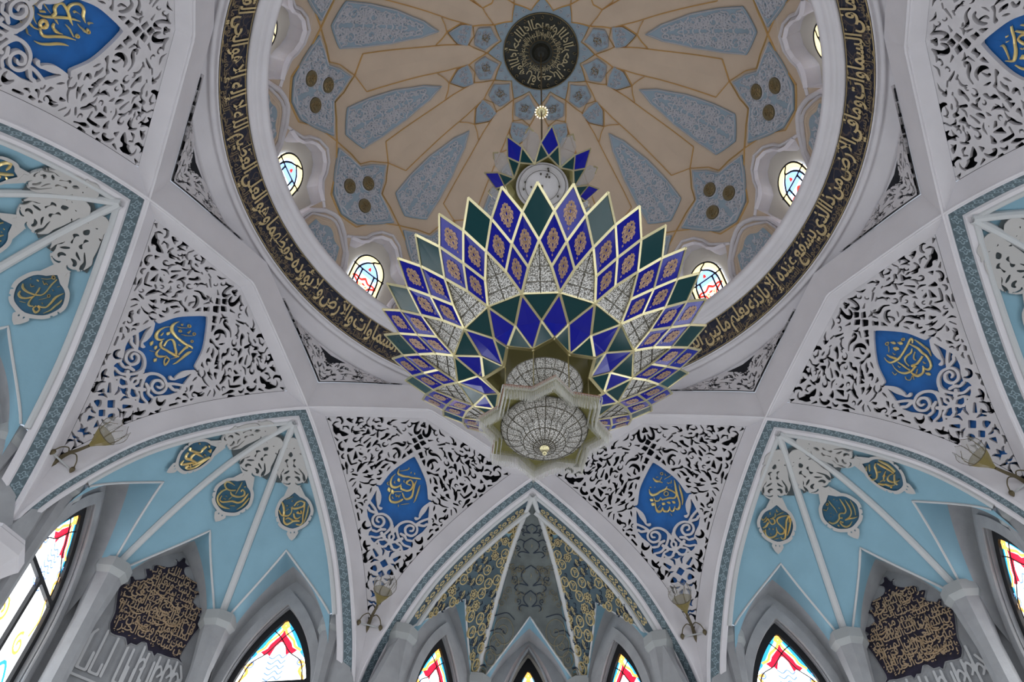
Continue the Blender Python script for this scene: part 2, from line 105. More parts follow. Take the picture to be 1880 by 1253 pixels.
# --- openwork spandrel between two legs and a side of the octagon, local to its own direction
LW = .012
LY0 = .968
LTIP = A0 * sqrt(2) - LW * sqrt(2)
def lace_half(y): return LTIP - y
def lace_z(x, y):
    x = np.asarray(x, float); y = np.asarray(y, float)
    zl = archo(.3827 + sqrt(2) * (y - A0) + LW)
    hy = np.maximum(lace_half(y), 1e-4); h0 = lace_half(LY0)
    v = np.clip((y - LY0) / (LTIP - LY0), 0, 1)
    q = np.clip(np.abs(x) / hy, 0, 1.2) * h0
    return zl + (1 - v) ** 2 * (arch(q) - arch(h0))
_ly = np.linspace(LY0 - .02, LTIP - 1e-3, 300)
_lz = lace_z(np.zeros(300), _ly)
_ll = np.concatenate([[0], np.cumsum(np.hypot(np.diff(_ly), np.diff(_lz)))])
_ll -= np.interp(LY0, _ly, _ll)
LLEN = float(_ll[-1])
def lace_map(X, L, d=0.0):               # (across, down the panel) -> local 3-D; d > 0 goes behind
    X = np.asarray(X, float); L = np.asarray(L, float)
    y = np.interp(L, _ll, _ly)
    z = lace_z(X, y)
    e = 2e-3
    zy = (lace_z(X, y + e) - lace_z(X, y - e)) / (2 * e)
    zx = (lace_z(X + e, y) - lace_z(X - e, y)) / (2 * e)
    n = np.stack([-zx, -zy, np.ones_like(zx)], -1)
    n /= np.linalg.norm(n, axis=-1, keepdims=True)
    return np.stack([X, y, z], -1) + n * np.asarray(d)[..., None] if np.ndim(d) else np.stack([X, y, z], -1) + n * d


# --- dome: a surface of revolution, (azimuth in degrees, length up the profile)
DPROF = np.array([(.862, 2.135), (.860, 2.20), (.853, 2.28), (.838, 2.36), (.812, 2.44), (.785, 2.50), (.755, 2.555),
                  (.718, 2.625), (.64, 2.705), (.52, 2.80), (.384, 2.882), (.317, 2.918), (.22, 2.958), (.145, 2.985), (.05, 2.998), (0, 3.0)])
_dt0 = np.concatenate([[0], np.cumsum(np.hypot(*np.diff(DPROF, axis=0).T))])
_dr = _pchip(_dt0, DPROF[:, 0]); _dz = _pchip(_dt0, DPROF[:, 1])
_dtt = np.linspace(0, _dt0[-1], 600)
_drr = _dr(_dtt); _dzz = _dz(_dtt)
DLEN = float(_dt0[-1])
def dome_rz(t): return np.interp(t, _dtt, _drr), np.interp(t, _dtt, _dzz)
def dome_t(r): return float(np.interp(-r, -_drr, _dtt))
def dome_map(az, t, d=0.0):              # d > 0 goes behind the surface
    az = np.radians(np.asarray(az, float)); t = np.asarray(t, float)
    r, z = dome_rz(t)
    e = 4e-3
    r2, z2 = dome_rz(np.minimum(t + e, DLEN)); r1, z1 = dome_rz(np.maximum(t - e, 0))
    tr, tz = r2 - r1, z2 - z1
    l = np.hypot(tr, tz) + 1e-9
    nr, nz = tz / l, -tr / l             # outward
    r = r + nr * d; z = z + nz * d
    return np.stack([r * np.sin(az), r * np.cos(az), z], -1)


# --- apse (niche) ribs, local to its direction
CAPZ = 1.285
CAP_O = (.393, 1.231)
CAP_I = (.178, 1.527)
APEX = np.array([0, 1.062, 1.700])
SOF = .065
def leg_pt(s, d):                        # right-hand leg of the niche arch, offset d into the niche
    s = np.asarray(s, float); a = A0 + d
    return np.stack([-a * sin(pi / 8) + s * cos(pi / 8), a * cos(pi / 8) + s * sin(pi / 8), arch(s)], -1)
S_CAP = .842
def rib_curve(k, v):                     # k: -2 left leg, -1, +1 the inner ribs, +2 right leg; v 0 apex .. 1 capital
    v = np.asarray(v, float)
    if abs(k) == 2:
        s0 = (A0 + SOF) * T8
        P = leg_pt(s0 + (S_CAP - s0) * v, SOF)
        P[..., 2] += .004
        if k < 0: P = P * np.array([-1, 1, 1])
        return P
    C = np.array([CAP_I[0] * (1 if k > 0 else -1), CAP_I[1], CAPZ])
    P = APEX + v[..., None] * (C - APEX)
    P[..., 2] += 4 * .075 * v * (1 - v)
    return P
BAYS = {'left': (-2, -1), 'middle': (-1, 1), 'right': (1, 2)}
def bay_map(bay, u, v, d=0.0):           # d > 0 goes behind (outwards and up)
    a, b = BAYS[bay]
    u = np.asarray(u, float); v = np.asarray(v, float)
    def S(u, v): return rib_curve(a, v) * (1 - u)[..., None] + rib_curve(b, v) * u[..., None]
    P = S(u, v)
    if np.any(np.asarray(d) != 0):
        e = 1e-3
        du = S(u + e, v) - S(u - e, v); dv = S(u, np.minimum(v + e, 1.2)) - S(u, np.maximum(v - e, 0.001))
        n = np.cross(du, dv); n /= np.linalg.norm(n, axis=-1, keepdims=True) + 1e-12
        s = np.sign(n[..., 2:3]); s[s == 0] = 1
        P = P + n * s * (np.asarray(d)[..., None] if np.ndim(d) else d)
    return P
def unpack(a, k): return np.array(a, float).reshape(-1, k) / 1e4
# ------------------------------------------------------------------ materials
MATS = {}
def _new(name):
    m = bpy.data.materials.new(name); m.use_nodes = True
    nt = m.node_tree
    b = nt.nodes['Principled BSDF']
    return m, nt, b
def mat(name, col, rough=.6, metal=0., noise=0., nscale=6., bump=0., bscale=40., spec=.4, trans=0., ior=1.45, alpha=1.):
    m, nt, b = _new(name)
    b.inputs['Base Color'].default_value = (*col, 1)
    b.inputs['Roughness'].default_value = rough
    b.inputs['Metallic'].default_value = metal
    b.inputs['Specular IOR Level'].default_value = spec
    b.inputs['Transmission Weight'].default_value = trans
    b.inputs['IOR'].default_value = ior
    b.inputs['Alpha'].default_value = alpha
    tc = nt.nodes.new('ShaderNodeTexCoord')
    if noise:
        n = nt.nodes.new('ShaderNodeTexNoise'); n.inputs['Scale'].default_value = nscale; n.inputs['Detail'].default_value = 5
        nt.links.new(tc.outputs['Object'], n.inputs['Vector'])
        r = nt.nodes.new('ShaderNodeValToRGB')
        r.color_ramp.elements[0].position = .3; r.color_ramp.elements[1].position = .7
        r.color_ramp.elements[0].color = (*[c * (1 - noise) for c in col], 1)
        r.color_ramp.elements[1].color = (*[min(1, c * (1 + noise)) for c in col], 1)
        nt.links.new(n.outputs['Fac'], r.inputs['Fac']); nt.links.new(r.outputs['Color'], b.inputs['Base Color'])
    if bump:
        n2 = nt.nodes.new('ShaderNodeTexNoise'); n2.inputs['Scale'].default_value = bscale; n2.inputs['Detail'].default_value = 4
        nt.links.new(tc.outputs['Object'], n2.inputs['Vector'])
        bp = nt.nodes.new('ShaderNodeBump'); bp.inputs['Strength'].default_value = bump; bp.inputs['Distance'].default_value = .02
        nt.links.new(n2.outputs['Fac'], bp.inputs['Height']); nt.links.new(bp.outputs['Normal'], b.inputs['Normal'])
    MATS[name] = m
    return m
def emit(name, col, strength, rough=.1):
    m, nt, b = _new(name)
    b.inputs['Base Color'].default_value = (*[c * .5 for c in col], 1)
    b.inputs['Roughness'].default_value = rough
    b.inputs['Emission Color'].default_value = (*col, 1)
    b.inputs['Emission Strength'].default_value = strength
    MATS[name] = m
    return m

mat('plaster', (.67, .645, .675), .75, noise=.05, nscale=1.2, bump=.12, bscale=14)
mat('wall_plaster', (.33, .335, .35), .85, noise=.10, nscale=2.5, bump=.25, bscale=20)
mat('stucco', (.60, .575, .595), .8, noise=.06, nscale=4, bump=.15, bscale=25)
mat('recess', (.62, .58, .52), .8)
mat('carved_shade_grey', (.46, .445, .435), .8)  # carved stucco with the shade under the vault apex put into its colour
mat('void_shade', (.016, .017, .022), .95)  # near-black colour carries the shade of the space behind the openwork
mat('shield_blue', (.012, .125, .42), .5, noise=.12, nscale=3)
mat('niche_blue', (.22, .385, .48), .7, noise=.05, nscale=1.5, bump=.1, bscale=20)
mat('gold', (.95, .71, .30), .30, metal=.4, noise=.15, nscale=2)
mat('old_gold', (.40, .31, .17), .45, metal=.6, noise=.25, nscale=3)
mat('gold_letters', (.62, .49, .26), .42, metal=.3, noise=.15, nscale=2)
mat('gold_paint', (.56, .40, .20), .4, metal=.5)
mat('tan', (.58, .465, .36), .7, noise=.05, nscale=1.5, bump=.12, bscale=14)
mat('dome_blue', (.29, .37, .44), .75, noise=.06, nscale=3)
mat('dome_relief', (.56, .56, .60), .8)
mat('medal_blue', (.02, .085, .15), .5, noise=.2, nscale=3)
mat('brass', (.64, .57, .34), .33, metal=1.)
mat('olive_glass', (.34, .305, .135), .2, spec=.6)
mat('pane_blue', (.006, .008, .27), .12, spec=.35)
mat('pane_green', (.004, .040, .045), .12, spec=.35)
mat('frost', (.42, .40, .39), .2, spec=.5, alpha=.45)
mat('crystal', (.74, .73, .68), .12, metal=.1, spec=.9, alpha=.55)
mat('wire', (.10, .09, .07), .4, metal=.8)
mat('column_stone', (.36, .375, .38), .75)
mat('white_trim', (.52, .53, .54), .7)
mat('iron', (.012, .012, .014), .5)
mat('copper_paint', (.42, .27, .18), .4, metal=.3)
mat('marble', (.55, .52, .47), .25, noise=.15, nscale=1.)
mat('grey_relief', (.56, .56, .57), .8)
emit('glass_white', (.93, .97, 1.0), GLASS_LIGHT)
emit('glass_cyan', (.04, .46, .78), GLASS_LIGHT * .36)
emit('glass_red', (.75, .015, .05), GLASS_LIGHT * .40)
emit('glass_yellow', (1.0, .55, .13), GLASS_LIGHT * .36)
emit('glass_pale', (.30, .46, 1.0), GLASS_LIGHT * .28)
emit('drum_white', (.70, .80, 1.0), DRUM_LIGHT)
emit('drum_yellow', (.95, .78, .40), DRUM_LIGHT * .75)
emit('drum_red', (.85, .05, .03), DRUM_LIGHT * .6)
emit('drum_blue', (.30, .48, .95), DRUM_LIGHT * .8)

def pattern_band(name, base, light, scale):
    """A frieze: pale four-petal flowers on a dark ground, in the strip's own (along, across) coordinates."""
    m, nt, b = _new(name)
    b.inputs['Roughness'].default_value = .7
    uv = nt.nodes.new('ShaderNodeUVMap')
    sep = nt.nodes.new('ShaderNodeSeparateXYZ'); nt.links.new(uv.outputs['UV'], sep.inputs['Vector'])
    def M(op, a, bb=None):
        n = nt.nodes.new('ShaderNodeMath'); n.operation = op
        for i, q in enumerate((a, bb)):
            if q is None: continue
            if isinstance(q, (int, float)): n.inputs[i].default_value = q
            else: nt.links.new(q, n.inputs[i])
        return n.outputs[0]
    u = M('SUBTRACT', M('FRACT', M('MULTIPLY', sep.outputs[0], scale)), .5)
    v = M('SUBTRACT', sep.outputs[1], .5)
    r = M('SQRT', M('ADD', M('MULTIPLY', u, u), M('MULTIPLY', v, v)))
    an = M('ARCTAN2', v, u)
    pet = M('MULTIPLY', M('COSINE', M('MULTIPLY', an, 4.0)), .09)
    ring = M('ABSOLUTE', M('SUBTRACT', M('SUBTRACT', r, pet), .27))
    f1 = M('LESS_THAN', ring, .05)
    f2 = M('LESS_THAN', r, .06)
    n = nt.nodes.new('ShaderNodeTexNoise'); n.inputs['Scale'].default_value = 14; n.inputs['Detail'].default_value = 3
    tc = nt.nodes.new('ShaderNodeTexCoord'); nt.links.new(tc.outputs['Object'], n.inputs['Vector'])
    f3 = M('MULTIPLY', M('GREATER_THAN', n.outputs['Fac'], .58), .35)
    f = M('MAXIMUM', M('MAXIMUM', f1, f2), f3)
    mx = nt.nodes.new('ShaderNodeMix'); mx.data_type = 'RGBA'
    nt.links.new(f, mx.inputs['Factor'])
    mx.inputs['A'].default_value = (*base, 1); mx.inputs['B'].default_value = (*light, 1)
    nt.links.new(mx.outputs['Result'], b.inputs['Base Color'])
    MATS[name] = m
pattern_band('frieze_green', (.085, .122, .142), (.25, .33, .37), 1.0)

def band_ground():
    """Dark painted ground of the inscription ring, with faint brown vines."""
    m, nt, b = _new('navy_vines')
    b.inputs['Roughness'].default_value = .55
    tc = nt.nodes.new('ShaderNodeTexCoord')
    w = nt.nodes.new('ShaderNodeTexVoronoi'); w.feature = 'DISTANCE_TO_EDGE'; w.inputs['Scale'].default_value = 5.5
    n = nt.nodes.new('ShaderNodeTexNoise'); n.inputs['Scale'].default_value = 2.2
    mp = nt.nodes.new('ShaderNodeMix'); mp.data_type = 'RGBA'; mp.inputs['Factor'].default_value = .35
    nt.links.new(tc.outputs['Object'], n.inputs['Vector'])
    nt.links.new(tc.outputs['Object'], mp.inputs['A']); nt.links.new(n.outputs['Color'], mp.inputs['B'])
    nt.links.new(mp.outputs['Result'], w.inputs['Vector'])
    r = nt.nodes.new('ShaderNodeValToRGB')
    r.color_ramp.elements[0].position = .025; r.color_ramp.elements[0].color = (.085, .062, .05, 1)
    r.color_ramp.elements[1].position = .06; r.color_ramp.elements[1].color = (.010, .013, .030, 1)
    nt.links.new(w.outputs['Distance'], r.inputs['Fac']); nt.links.new(r.outputs['Color'], b.inputs['Base Color'])
    MATS['navy_vines'] = m
band_ground()

def crystal_strings():
    """Beaded crystal curtain: bright beads on fine dark wire, laid out along the strands' own coordinates."""
    m, nt, b = _new('crystal_beads')
    uv = nt.nodes.new('ShaderNodeUVMap')
    v = nt.nodes.new('ShaderNodeTexVoronoi'); v.feature = 'F1'; v.inputs['Scale'].default_value = 1.0
    v.inputs['Randomness'].default_value = .45
    nt.links.new(uv.outputs['UV'], v.inputs['Vector'])
    r = nt.nodes.new('ShaderNodeValToRGB')
    r.color_ramp.elements[0].position = .36; r.color_ramp.elements[0].color = (.80, .78, .75, 1)
    r.color_ramp.elements[1].position = .58; r.color_ramp.elements[1].color = (.11, .10, .085, 1)
    nt.links.new(v.outputs['Distance'], r.inputs['Fac']); nt.links.new(r.outputs['Color'], b.inputs['Base Color'])
    b.inputs['Roughness'].default_value = .14
    b.inputs['Metallic'].default_value = .3
    bp = nt.nodes.new('ShaderNodeBump'); bp.inputs['Strength'].default_value = .8; bp.inputs['Distance'].default_value = .01; bp.invert = True
    nt.links.new(v.outputs['Distance'], bp.inputs['Height']); nt.links.new(bp.outputs['Normal'], b.inputs['Normal'])
    MATS['crystal_beads'] = m
crystal_strings()

# ------------------------------------------------------------------ mesh helpers (lengths in modelling units)
class MB:
    def __init__(s): s.v = []; s.f = []; s.m = []; s.uv = {}; s.n = 0
    def add(s, verts, faces, m=0, uv=None):
        verts = np.asarray(verts, float).reshape(-1, 3)
        o = s.n
        s.v.append(verts); s.n += len(verts)
        for f in faces:
            s.f.append([i + o for i in f]); s.m.append(m)
        if uv is not None:
            for i, q in enumerate(uv): s.uv[o + i] = q
        return o
    def grid(s, P, m=0, uv=None, wrap=False):     # P[i][j] -> quads
        P = np.asarray(P, float); a, b = P.shape[:2]
        F = []
        for i in range(a - 1):
            for j in range(b if wrap else b - 1):
                j2 = (j + 1) % b
                F.append((i * b + j, i * b + j2, (i + 1) * b + j2, (i + 1) * b + j))
        s.add(P.reshape(-1, 3), F, m, None if uv is None else np.asarray(uv).reshape(-1, 2))
    def xform(s, fn):
        s.v = [fn(np.concatenate(s.v))] if s.v else []
        return s
    def arr(s): return np.concatenate(s.v) if s.v else np.zeros((0, 3))

CENT = {}
def mesh(name, mb, mats, c, smooth=False):
    V = (mb.arr() - np.asarray(c)) * U
    me = bpy.data.meshes.new(name)
    me.from_pydata(V.tolist(), [], mb.f)
    for k in mats: me.materials.append(MATS[k])
    if len(mats) > 1: me.polygons.foreach_set('material_index', mb.m)
    if mb.uv:
        uvl = me.uv_layers.new(name='UVMap')
        li = np.zeros(len(me.loops), int); me.loops.foreach_get('vertex_index', li)
        t = np.zeros((mb.n, 2))
        for k, q in mb.uv.items(): t[k] = q
        uvl.data.foreach_set('uv', t[li].ravel())
    me.validate()
    if smooth: me.polygons.foreach_set('use_smooth', [True] * len(me.polygons))
    me.update()
    return me
def wloc(c, deg):
    q = rot(np.asarray(c, float), deg)
    return (q[0] * U, q[1] * U, q[2] * U + Z0)
def tag(o, label=None, cat=None, group=None, kind=None):
    if label: o['label'] = label
    if cat: o['category'] = cat
    if group: o['group'] = group
    if kind: o['kind'] = kind
    return o
def obj(name, mb, mats, parent=None, c=None, deg=0., smooth=False, me=None):
    """One mesh object. Top level: placed at local point c of direction deg; a part: in its parent's frame."""
    if isinstance(mats, str): mats = [mats]
    if parent is not None: c = CENT[parent.name]
    if c is None: c = (0., 0., FLOOR)
    if me is None: me = mesh(name, mb, mats, c, smooth)
    o = bpy.data.objects.new(name, me); COL.objects.link(o)
    if parent is not None: o.parent = parent
    else:
        o.location = wloc(c, deg); o.rotation_euler = (0, 0, -radians(deg))
    CENT[o.name] = tuple(c)
    return o
def thing(name, c, deg=0., label=None, cat=None, group=None, kind=None):
    o = bpy.data.objects.new(name, None); COL.objects.link(o)
    o.empty_display_size = .2
    o.location = wloc(c, deg); o.rotation_euler = (0, 0, -radians(deg))
    CENT[o.name] = tuple(c)
    return tag(o, label, cat, group, kind)
def dup(root, deg, label=None, c=None):
    """Copy of a thing with its parts and sub-parts, turned about the dome's axis to direction deg."""
    def cp(o, parent):
        n = o.copy(); COL.objects.link(n); CENT[n.name] = CENT[o.name]
        if parent is not None:
            n.parent = parent
        for ch in [q for q in ALLCH.get(o.name, [])]:
            k = cp(ch, n); ALLCH.setdefault(n.name, []).append(k)
        return n
    n = cp(root, None)
    cc = CENT[root.name] if c is None else c
    n.location = wloc(cc, deg); n.rotation_euler = (0, 0, -radians(deg))
    if label: n['label'] = label
    return n
ALLCH = {}
def index_children():
    ALLCH.clear()
    for o in COL.objects:
        if o.parent is not None: ALLCH.setdefault(o.parent.name, []).append(o)

def lathe(mb, prof, n=96, m=0, a0=0., a1=360., uvs=None):
    prof = np.asarray(prof, float)
    full = abs(a1 - a0 - 360) < 1e-6
    az = np.radians(np.linspace(a0, a1, n + (0 if full else 1), endpoint=not full))
    P = np.zeros((len(prof), len(az), 3))
    P[..., 0] = prof[:, 0:1] * np.sin(az); P[..., 1] = prof[:, 0:1] * np.cos(az); P[..., 2] = prof[:, 1:2]
    mb.grid(P, m, wrap=full)

def smooth_line(pts, n=4, closed=False):
    """Catmull-Rom through the given points (any dimension)."""
    P = np.asarray(pts, float)
    if len(P) < 3 and not closed: return P
    if closed: Q = np.vstack([P[-1], P, P[0], P[1]])
    else: Q = np.vstack([2 * P[0] - P[1], P, 2 * P[-1] - P[-2]])
    out = []
    for i in range(1, len(Q) - 2):
        p0, p1, p2, p3 = Q[i - 1:i + 3]
        for k in range(n):
            t = k / n
            out.append(.5 * (2 * p1 + (p2 - p0) * t + (2 * p0 - 5 * p1 + 4 * p2 - p3) * t * t + (3 * p1 - p0 - 3 * p2 + p3) * t ** 3))
    if not closed: out.append(Q[-2])
    return np.array(out)

def ribbon(mb, pts, w, fmap, lift=.002, h=.003, m=0, closed=False):
    """A raised stroke along 2-D points on a surface; w = half width (a number or one per point); fmap(x, y, d)."""
    P = np.asarray(pts, float)
    n = len(P)
    if n < 2: return
    w = np.full(n, w) if np.ndim(w) == 0 else np.asarray(w, float)
    if len(w) != n: w = np.interp(np.linspace(0, 1, n), np.linspace(0, 1, len(w)), w)
    if closed: T = np.roll(P, -1, 0) - np.roll(P, 1, 0)
    else: T = np.gradient(P, axis=0)
    T /= np.linalg.norm(T, axis=1, keepdims=True) + 1e-12
    N = np.stack([-T[:, 1], T[:, 0]], 1)
    L = P + N * w[:, None]; R = P - N * w[:, None]
    rows = [fmap(L[:, 0], L[:, 1], np.full(n, -lift * .2)), fmap(L[:, 0] * .7 + P[:, 0] * .3, L[:, 1] * .7 + P[:, 1] * .3, np.full(n, -lift)),
            fmap(P[:, 0], P[:, 1], -(lift + h * np.minimum(1, w / (w.max() + 1e-9)))),
            fmap(R[:, 0] * .7 + P[:, 0] * .3, R[:, 1] * .7 + P[:, 1] * .3, np.full(n, -lift)), fmap(R[:, 0], R[:, 1], np.full(n, -lift * .2))]
    G = np.stack(rows, 1)
    if closed: G = np.concatenate([G, G[:1]], 0)
    mb.grid(G, m)

def tube(mb, pts, r, n=6, m=0, closed=False, cap=True):
    P = np.asarray(pts, float); k = len(P)
    r = np.full(k, r) if np.ndim(r) == 0 else np.asarray(r, float)
    T = (np.roll(P, -1, 0) - np.roll(P, 1, 0)) if closed else np.gradient(P, axis=0)
    T /= np.linalg.norm(T, axis=1, keepdims=True) + 1e-12
    ref = np.array([0, 0, 1.]) if abs(T[0, 2]) < .9 else np.array([1., 0, 0])
    rows = []
    for i in range(k):
        a = ref - T[i] * (ref @ T[i])
        if np.linalg.norm(a) < 1e-6: a = np.array([T[i][1], -T[i][0], 0.]) + 1e-6
        a /= np.linalg.norm(a); ref = a
        b = np.cross(T[i], a)
        rows.append([P[i] + r[i] * (a * cos(2 * pi * j / n) + b * sin(2 * pi * j / n)) for j in range(n)])
    if closed: rows.append(rows[0])
    o = mb.n
    mb.grid(rows, m, wrap=True)
    if cap and not closed:
        mb.f.append([o + j for j in range(n)][::-1]); mb.m.append(m)
        q = o + (len(rows) - 1) * n
        mb.f.append([q + j for j in range(n)]); mb.m.append(m)

def box(mb, c, sx, sy, sz, m=0, R=None):
    V = np.array([(x, y, z) for x in (-1, 1) for y in (-1, 1) for z in (-1, 1)], float) * (sx / 2, sy / 2, sz / 2)
    if R is not None: V = V @ np.asarray(R).T
    mb.add(V + np.asarray(c), [(0, 1, 3, 2), (4, 6, 7, 5), (0, 4, 5, 1), (2, 3, 7, 6), (0, 2, 6, 4), (1, 5, 7, 3)], m)

# --- signed-distance drawings on a regular grid, turned into pierced sheets
class Draw:
    def __init__(s, x0, x1, y0, y1, step):
        s.xs = np.arange(x0, x1 + step, step); s.ys = np.arange(y0, y1 + step, step)
        s.X, s.Y = np.meshgrid(s.xs, s.ys); s.step = step
        s.F = np.full(s.X.shape, 1e3)
    def stroke_field(s, pts, w, pad=.03):
        P = np.asarray(pts, float); n = len(P)
        w = np.full(n, w) if np.ndim(w) == 0 else np.asarray(w, float)
        out = np.full(s.X.shape, 1e3)
        for i in range(n - 1):
            a, b = P[i], P[i + 1]
            mw = max(w[i], w[i + 1]) + pad
            i0, i1 = np.searchsorted(s.xs, [min(a[0], b[0]) - mw, max(a[0], b[0]) + mw])
            j0, j1 = np.searchsorted(s.ys, [min(a[1], b[1]) - mw, max(a[1], b[1]) + mw])
            if i1 <= i0 or j1 <= j0: continue
            X = s.X[j0:j1, i0:i1] - a[0]; Y = s.Y[j0:j1, i0:i1] - a[1]
            d = b - a; L = d @ d + 1e-12
            t = np.clip((X * d[0] + Y * d[1]) / L, 0, 1)
            D = np.hypot(X - t * d[0], Y - t * d[1]) - (w[i] + t * (w[i + 1] - w[i]))
            sl = out[j0:j1, i0:i1]; np.minimum(sl, D, out=sl)
        return out
    def poly_field(s, pts):
        P = np.asarray(pts, float); n = len(P)
        D = np.full(s.X.shape, 1e3); ins = np.zeros(s.X.shape, bool)
        for i in range(n):
            a, b = P[i], P[(i + 1) % n]
            d = b - a; L = d @ d + 1e-12
            X = s.X - a[0]; Y = s.Y - a[1]
            t = np.clip((X * d[0] + Y * d[1]) / L, 0, 1)
            np.minimum(D, np.hypot(X - t * d[0], Y - t * d[1]), out=D)
            if abs(b[1] - a[1]) > 1e-12:
                c = ((a[1] > s.Y) != (b[1] > s.Y)) & (s.X < (b[0] - a[0]) * (s.Y - a[1]) / (b[1] - a[1]) + a[0])
                ins ^= c
        return np.where(ins, -D, D)
    def stroke(s, pts, w): np.minimum(s.F, s.stroke_field(pts, w), out=s.F)
    def cut(s, pts, w): np.maximum(s.F, -s.stroke_field(pts, w), out=s.F)
    def fill(s, pts): np.minimum(s.F, s.poly_field(pts), out=s.F)
    def cutpoly(s, pts): np.maximum(s.F, -s.poly_field(pts), out=s.F)
    def clip(s, pts): np.maximum(s.F, s.poly_field(pts), out=s.F)
    def sheet(s, mb, fmap, depth=.0, m=0, mside=None, front=0.0):
        """Marching squares of F < 0 -> a sheet at depth `front`, with edges going back to `depth`."""
        F = s.F; ny, nx = F.shape
        ins = F < 0
        vid = {}; pts = []
        faces = []; edges = []
        def corner(j, i):
            k = (0, j, i)
            if k not in vid: vid[k] = len(pts); pts.append((s.xs[i], s.ys[j]))
            return vid[k]
        def cross(j, i, dj, di):
            k = (1 + dj, j, i)
            if k not in vid:
                a, b = F[j, i], F[j + dj, i + di]
                t = min(.98, max(.02, a / (a - b)))
                vid[k] = len(pts); pts.append((s.xs[i] + t * di * s.step, s.ys[j] + t * dj * s.step))
            return vid[k]
        code = ins[:-1, :-1] * 1 + ins[:-1, 1:] * 2 + ins[1:, 1:] * 4 + ins[1:, :-1] * 8
        for j, i in zip(*np.nonzero(code)):
            c = code[j, i]
            q = [(j, i), (j, i + 1), (j + 1, i + 1), (j + 1, i)]
            e = [(j, i, 0, 1), (j, i + 1, 1, 0), (j + 1, i, 0, 1), (j, i, 1, 0)]
            if c == 15:
                faces.append([corner(*k) for k in q]); continue
            if c in (5, 10):
                for k in range(4):
                    if (c >> k) & 1:
                        x1, x0 = cross(*e[k]), cross(*e[k - 1])
                        faces.append([x0, corner(*q[k]), x1]); edges.append((x1, x0))
                continue
            poly = []; xs = []
            for k in range(4):
                if (c >> k) & 1: poly.append(corner(*q[k]))
                if ((c >> k) & 1) != ((c >> ((k + 1) % 4)) & 1):
                    x = cross(*e[k]); poly.append(x); xs.append((len(poly) - 1, (c >> k) & 1))
            faces.append(poly)
            if len(xs) == 2:
                a = [p for p, leave in xs if leave][0]; b = [p for p, leave in xs if not leave][0]
                edges.append((poly[a], poly[b]))
        if not pts: return
        P = np.array(pts)
        V = fmap(P[:, 0], P[:, 1], np.full(len(P), front))
        mb.add(V, faces, m)
        if depth:
            o = mb.n - len(P)
            used = sorted({i for e in edges for i in e}); mp = {i: k for k, i in enumerate(used)}
            B = fmap(P[used, 0], P[used, 1], np.full(len(used), depth))
            o2 = mb.add(B, [], m)
            for a, b in edges:
                mb.f.append([o + a, o + b, o2 + mp[b], o2 + mp[a]]); mb.m.append(m if mside is None else mside)

def scroll(c, r, a0, turns, hand, r1=.16, n=None):
    """Spiral from the rim inward: centre, radius, start angle (deg), number of turns, +1 / -1."""
    n = n or int(14 * turns + 6)
    t = np.linspace(0, 1, n)
    a = radians(a0) + hand * 2 * pi * turns * t
    rr = r * (1 - (1 - r1) * t ** .9)
    return np.stack([c[0] + rr * np.cos(a), c[1] + rr * np.sin(a)], 1)

# --- Arabic writing: joins letters and lays them out from right to left with the built-in font
_AF = {'ا': 'ﺍﺎ', 'أ': 'ﺃﺄ', 'إ': 'ﺇﺈ', 'آ': 'ﺁﺂ', 'د': 'ﺩﺪ', 'ذ': 'ﺫﺬ', 'ر': 'ﺭﺮ', 'ز': 'ﺯﺰ', 'و': 'ﻭﻮ', 'ؤ': 'ﺅﺆ', 'ة': 'ﺓﺔ', 'ى': 'ﻯﻰ', 'ء': 'ﺀ',
       'ب': 'ﺏﺐﺑﺒ', 'ت': 'ﺕﺖﺗﺘ', 'ث': 'ﺙﺚﺛﺜ', 'ج': 'ﺝﺞﺟﺠ', 'ح': 'ﺡﺢﺣﺤ', 'خ': 'ﺥﺦﺧﺨ', 'س': 'ﺱﺲﺳﺴ', 'ش': 'ﺵﺶﺷﺸ',
       'ص': 'ﺹﺺﺻﺼ', 'ض': 'ﺽﺾﺿﻀ', 'ط': 'ﻁﻂﻃﻄ', 'ظ': 'ﻅﻆﻇﻈ', 'ع': 'ﻉﻊﻋﻌ', 'غ': 'ﻍﻎﻏﻐ', 'ف': 'ﻑﻒﻓﻔ', 'ق': 'ﻕﻖﻗﻘ', 'ك': 'ﻙﻚﻛﻜ',
       'ل': 'ﻝﻞﻟﻠ', 'م': 'ﻡﻢﻣﻤ', 'ن': 'ﻥﻦﻧﻨ', 'ه': 'ﻩﻪﻫﻬ', 'ي': 'ﻱﻲﻳﻴ', 'ئ': 'ﺉﺊﺋﺌ'}
_LA = {'ا': 'ﻻﻼ', 'أ': 'ﻷﻸ', 'إ': 'ﻹﻺ', 'آ': 'ﻵﻶ'}
def shape_arabic(txt):
    words = []
    for w in txt.split(' '):
        out = []; join = False; i = 0
        while i < len(w):
            c = w[i]
            if c == 'ل' and i + 1 < len(w) and w[i + 1] in _LA:
                out.append(_LA[w[i + 1]][1 if join else 0]); join = False; i += 2; continue
            f = _AF.get(c)
            if f is None: out.append(c); join = False; i += 1; continue
            nxt = i + 1 < len(w) and w[i + 1] in _AF and w[i + 1] != 'ء'
            dual = len(f) == 4
            if dual: out.append(f[(3 if join else 2) if nxt else (1 if join else 0)]); join = nxt
            else: out.append(f[1 if (join and len(f) > 1) else 0]); join = False
            i += 1
        words.append(''.join(reversed(out)))
    return ' '.join(reversed(words))
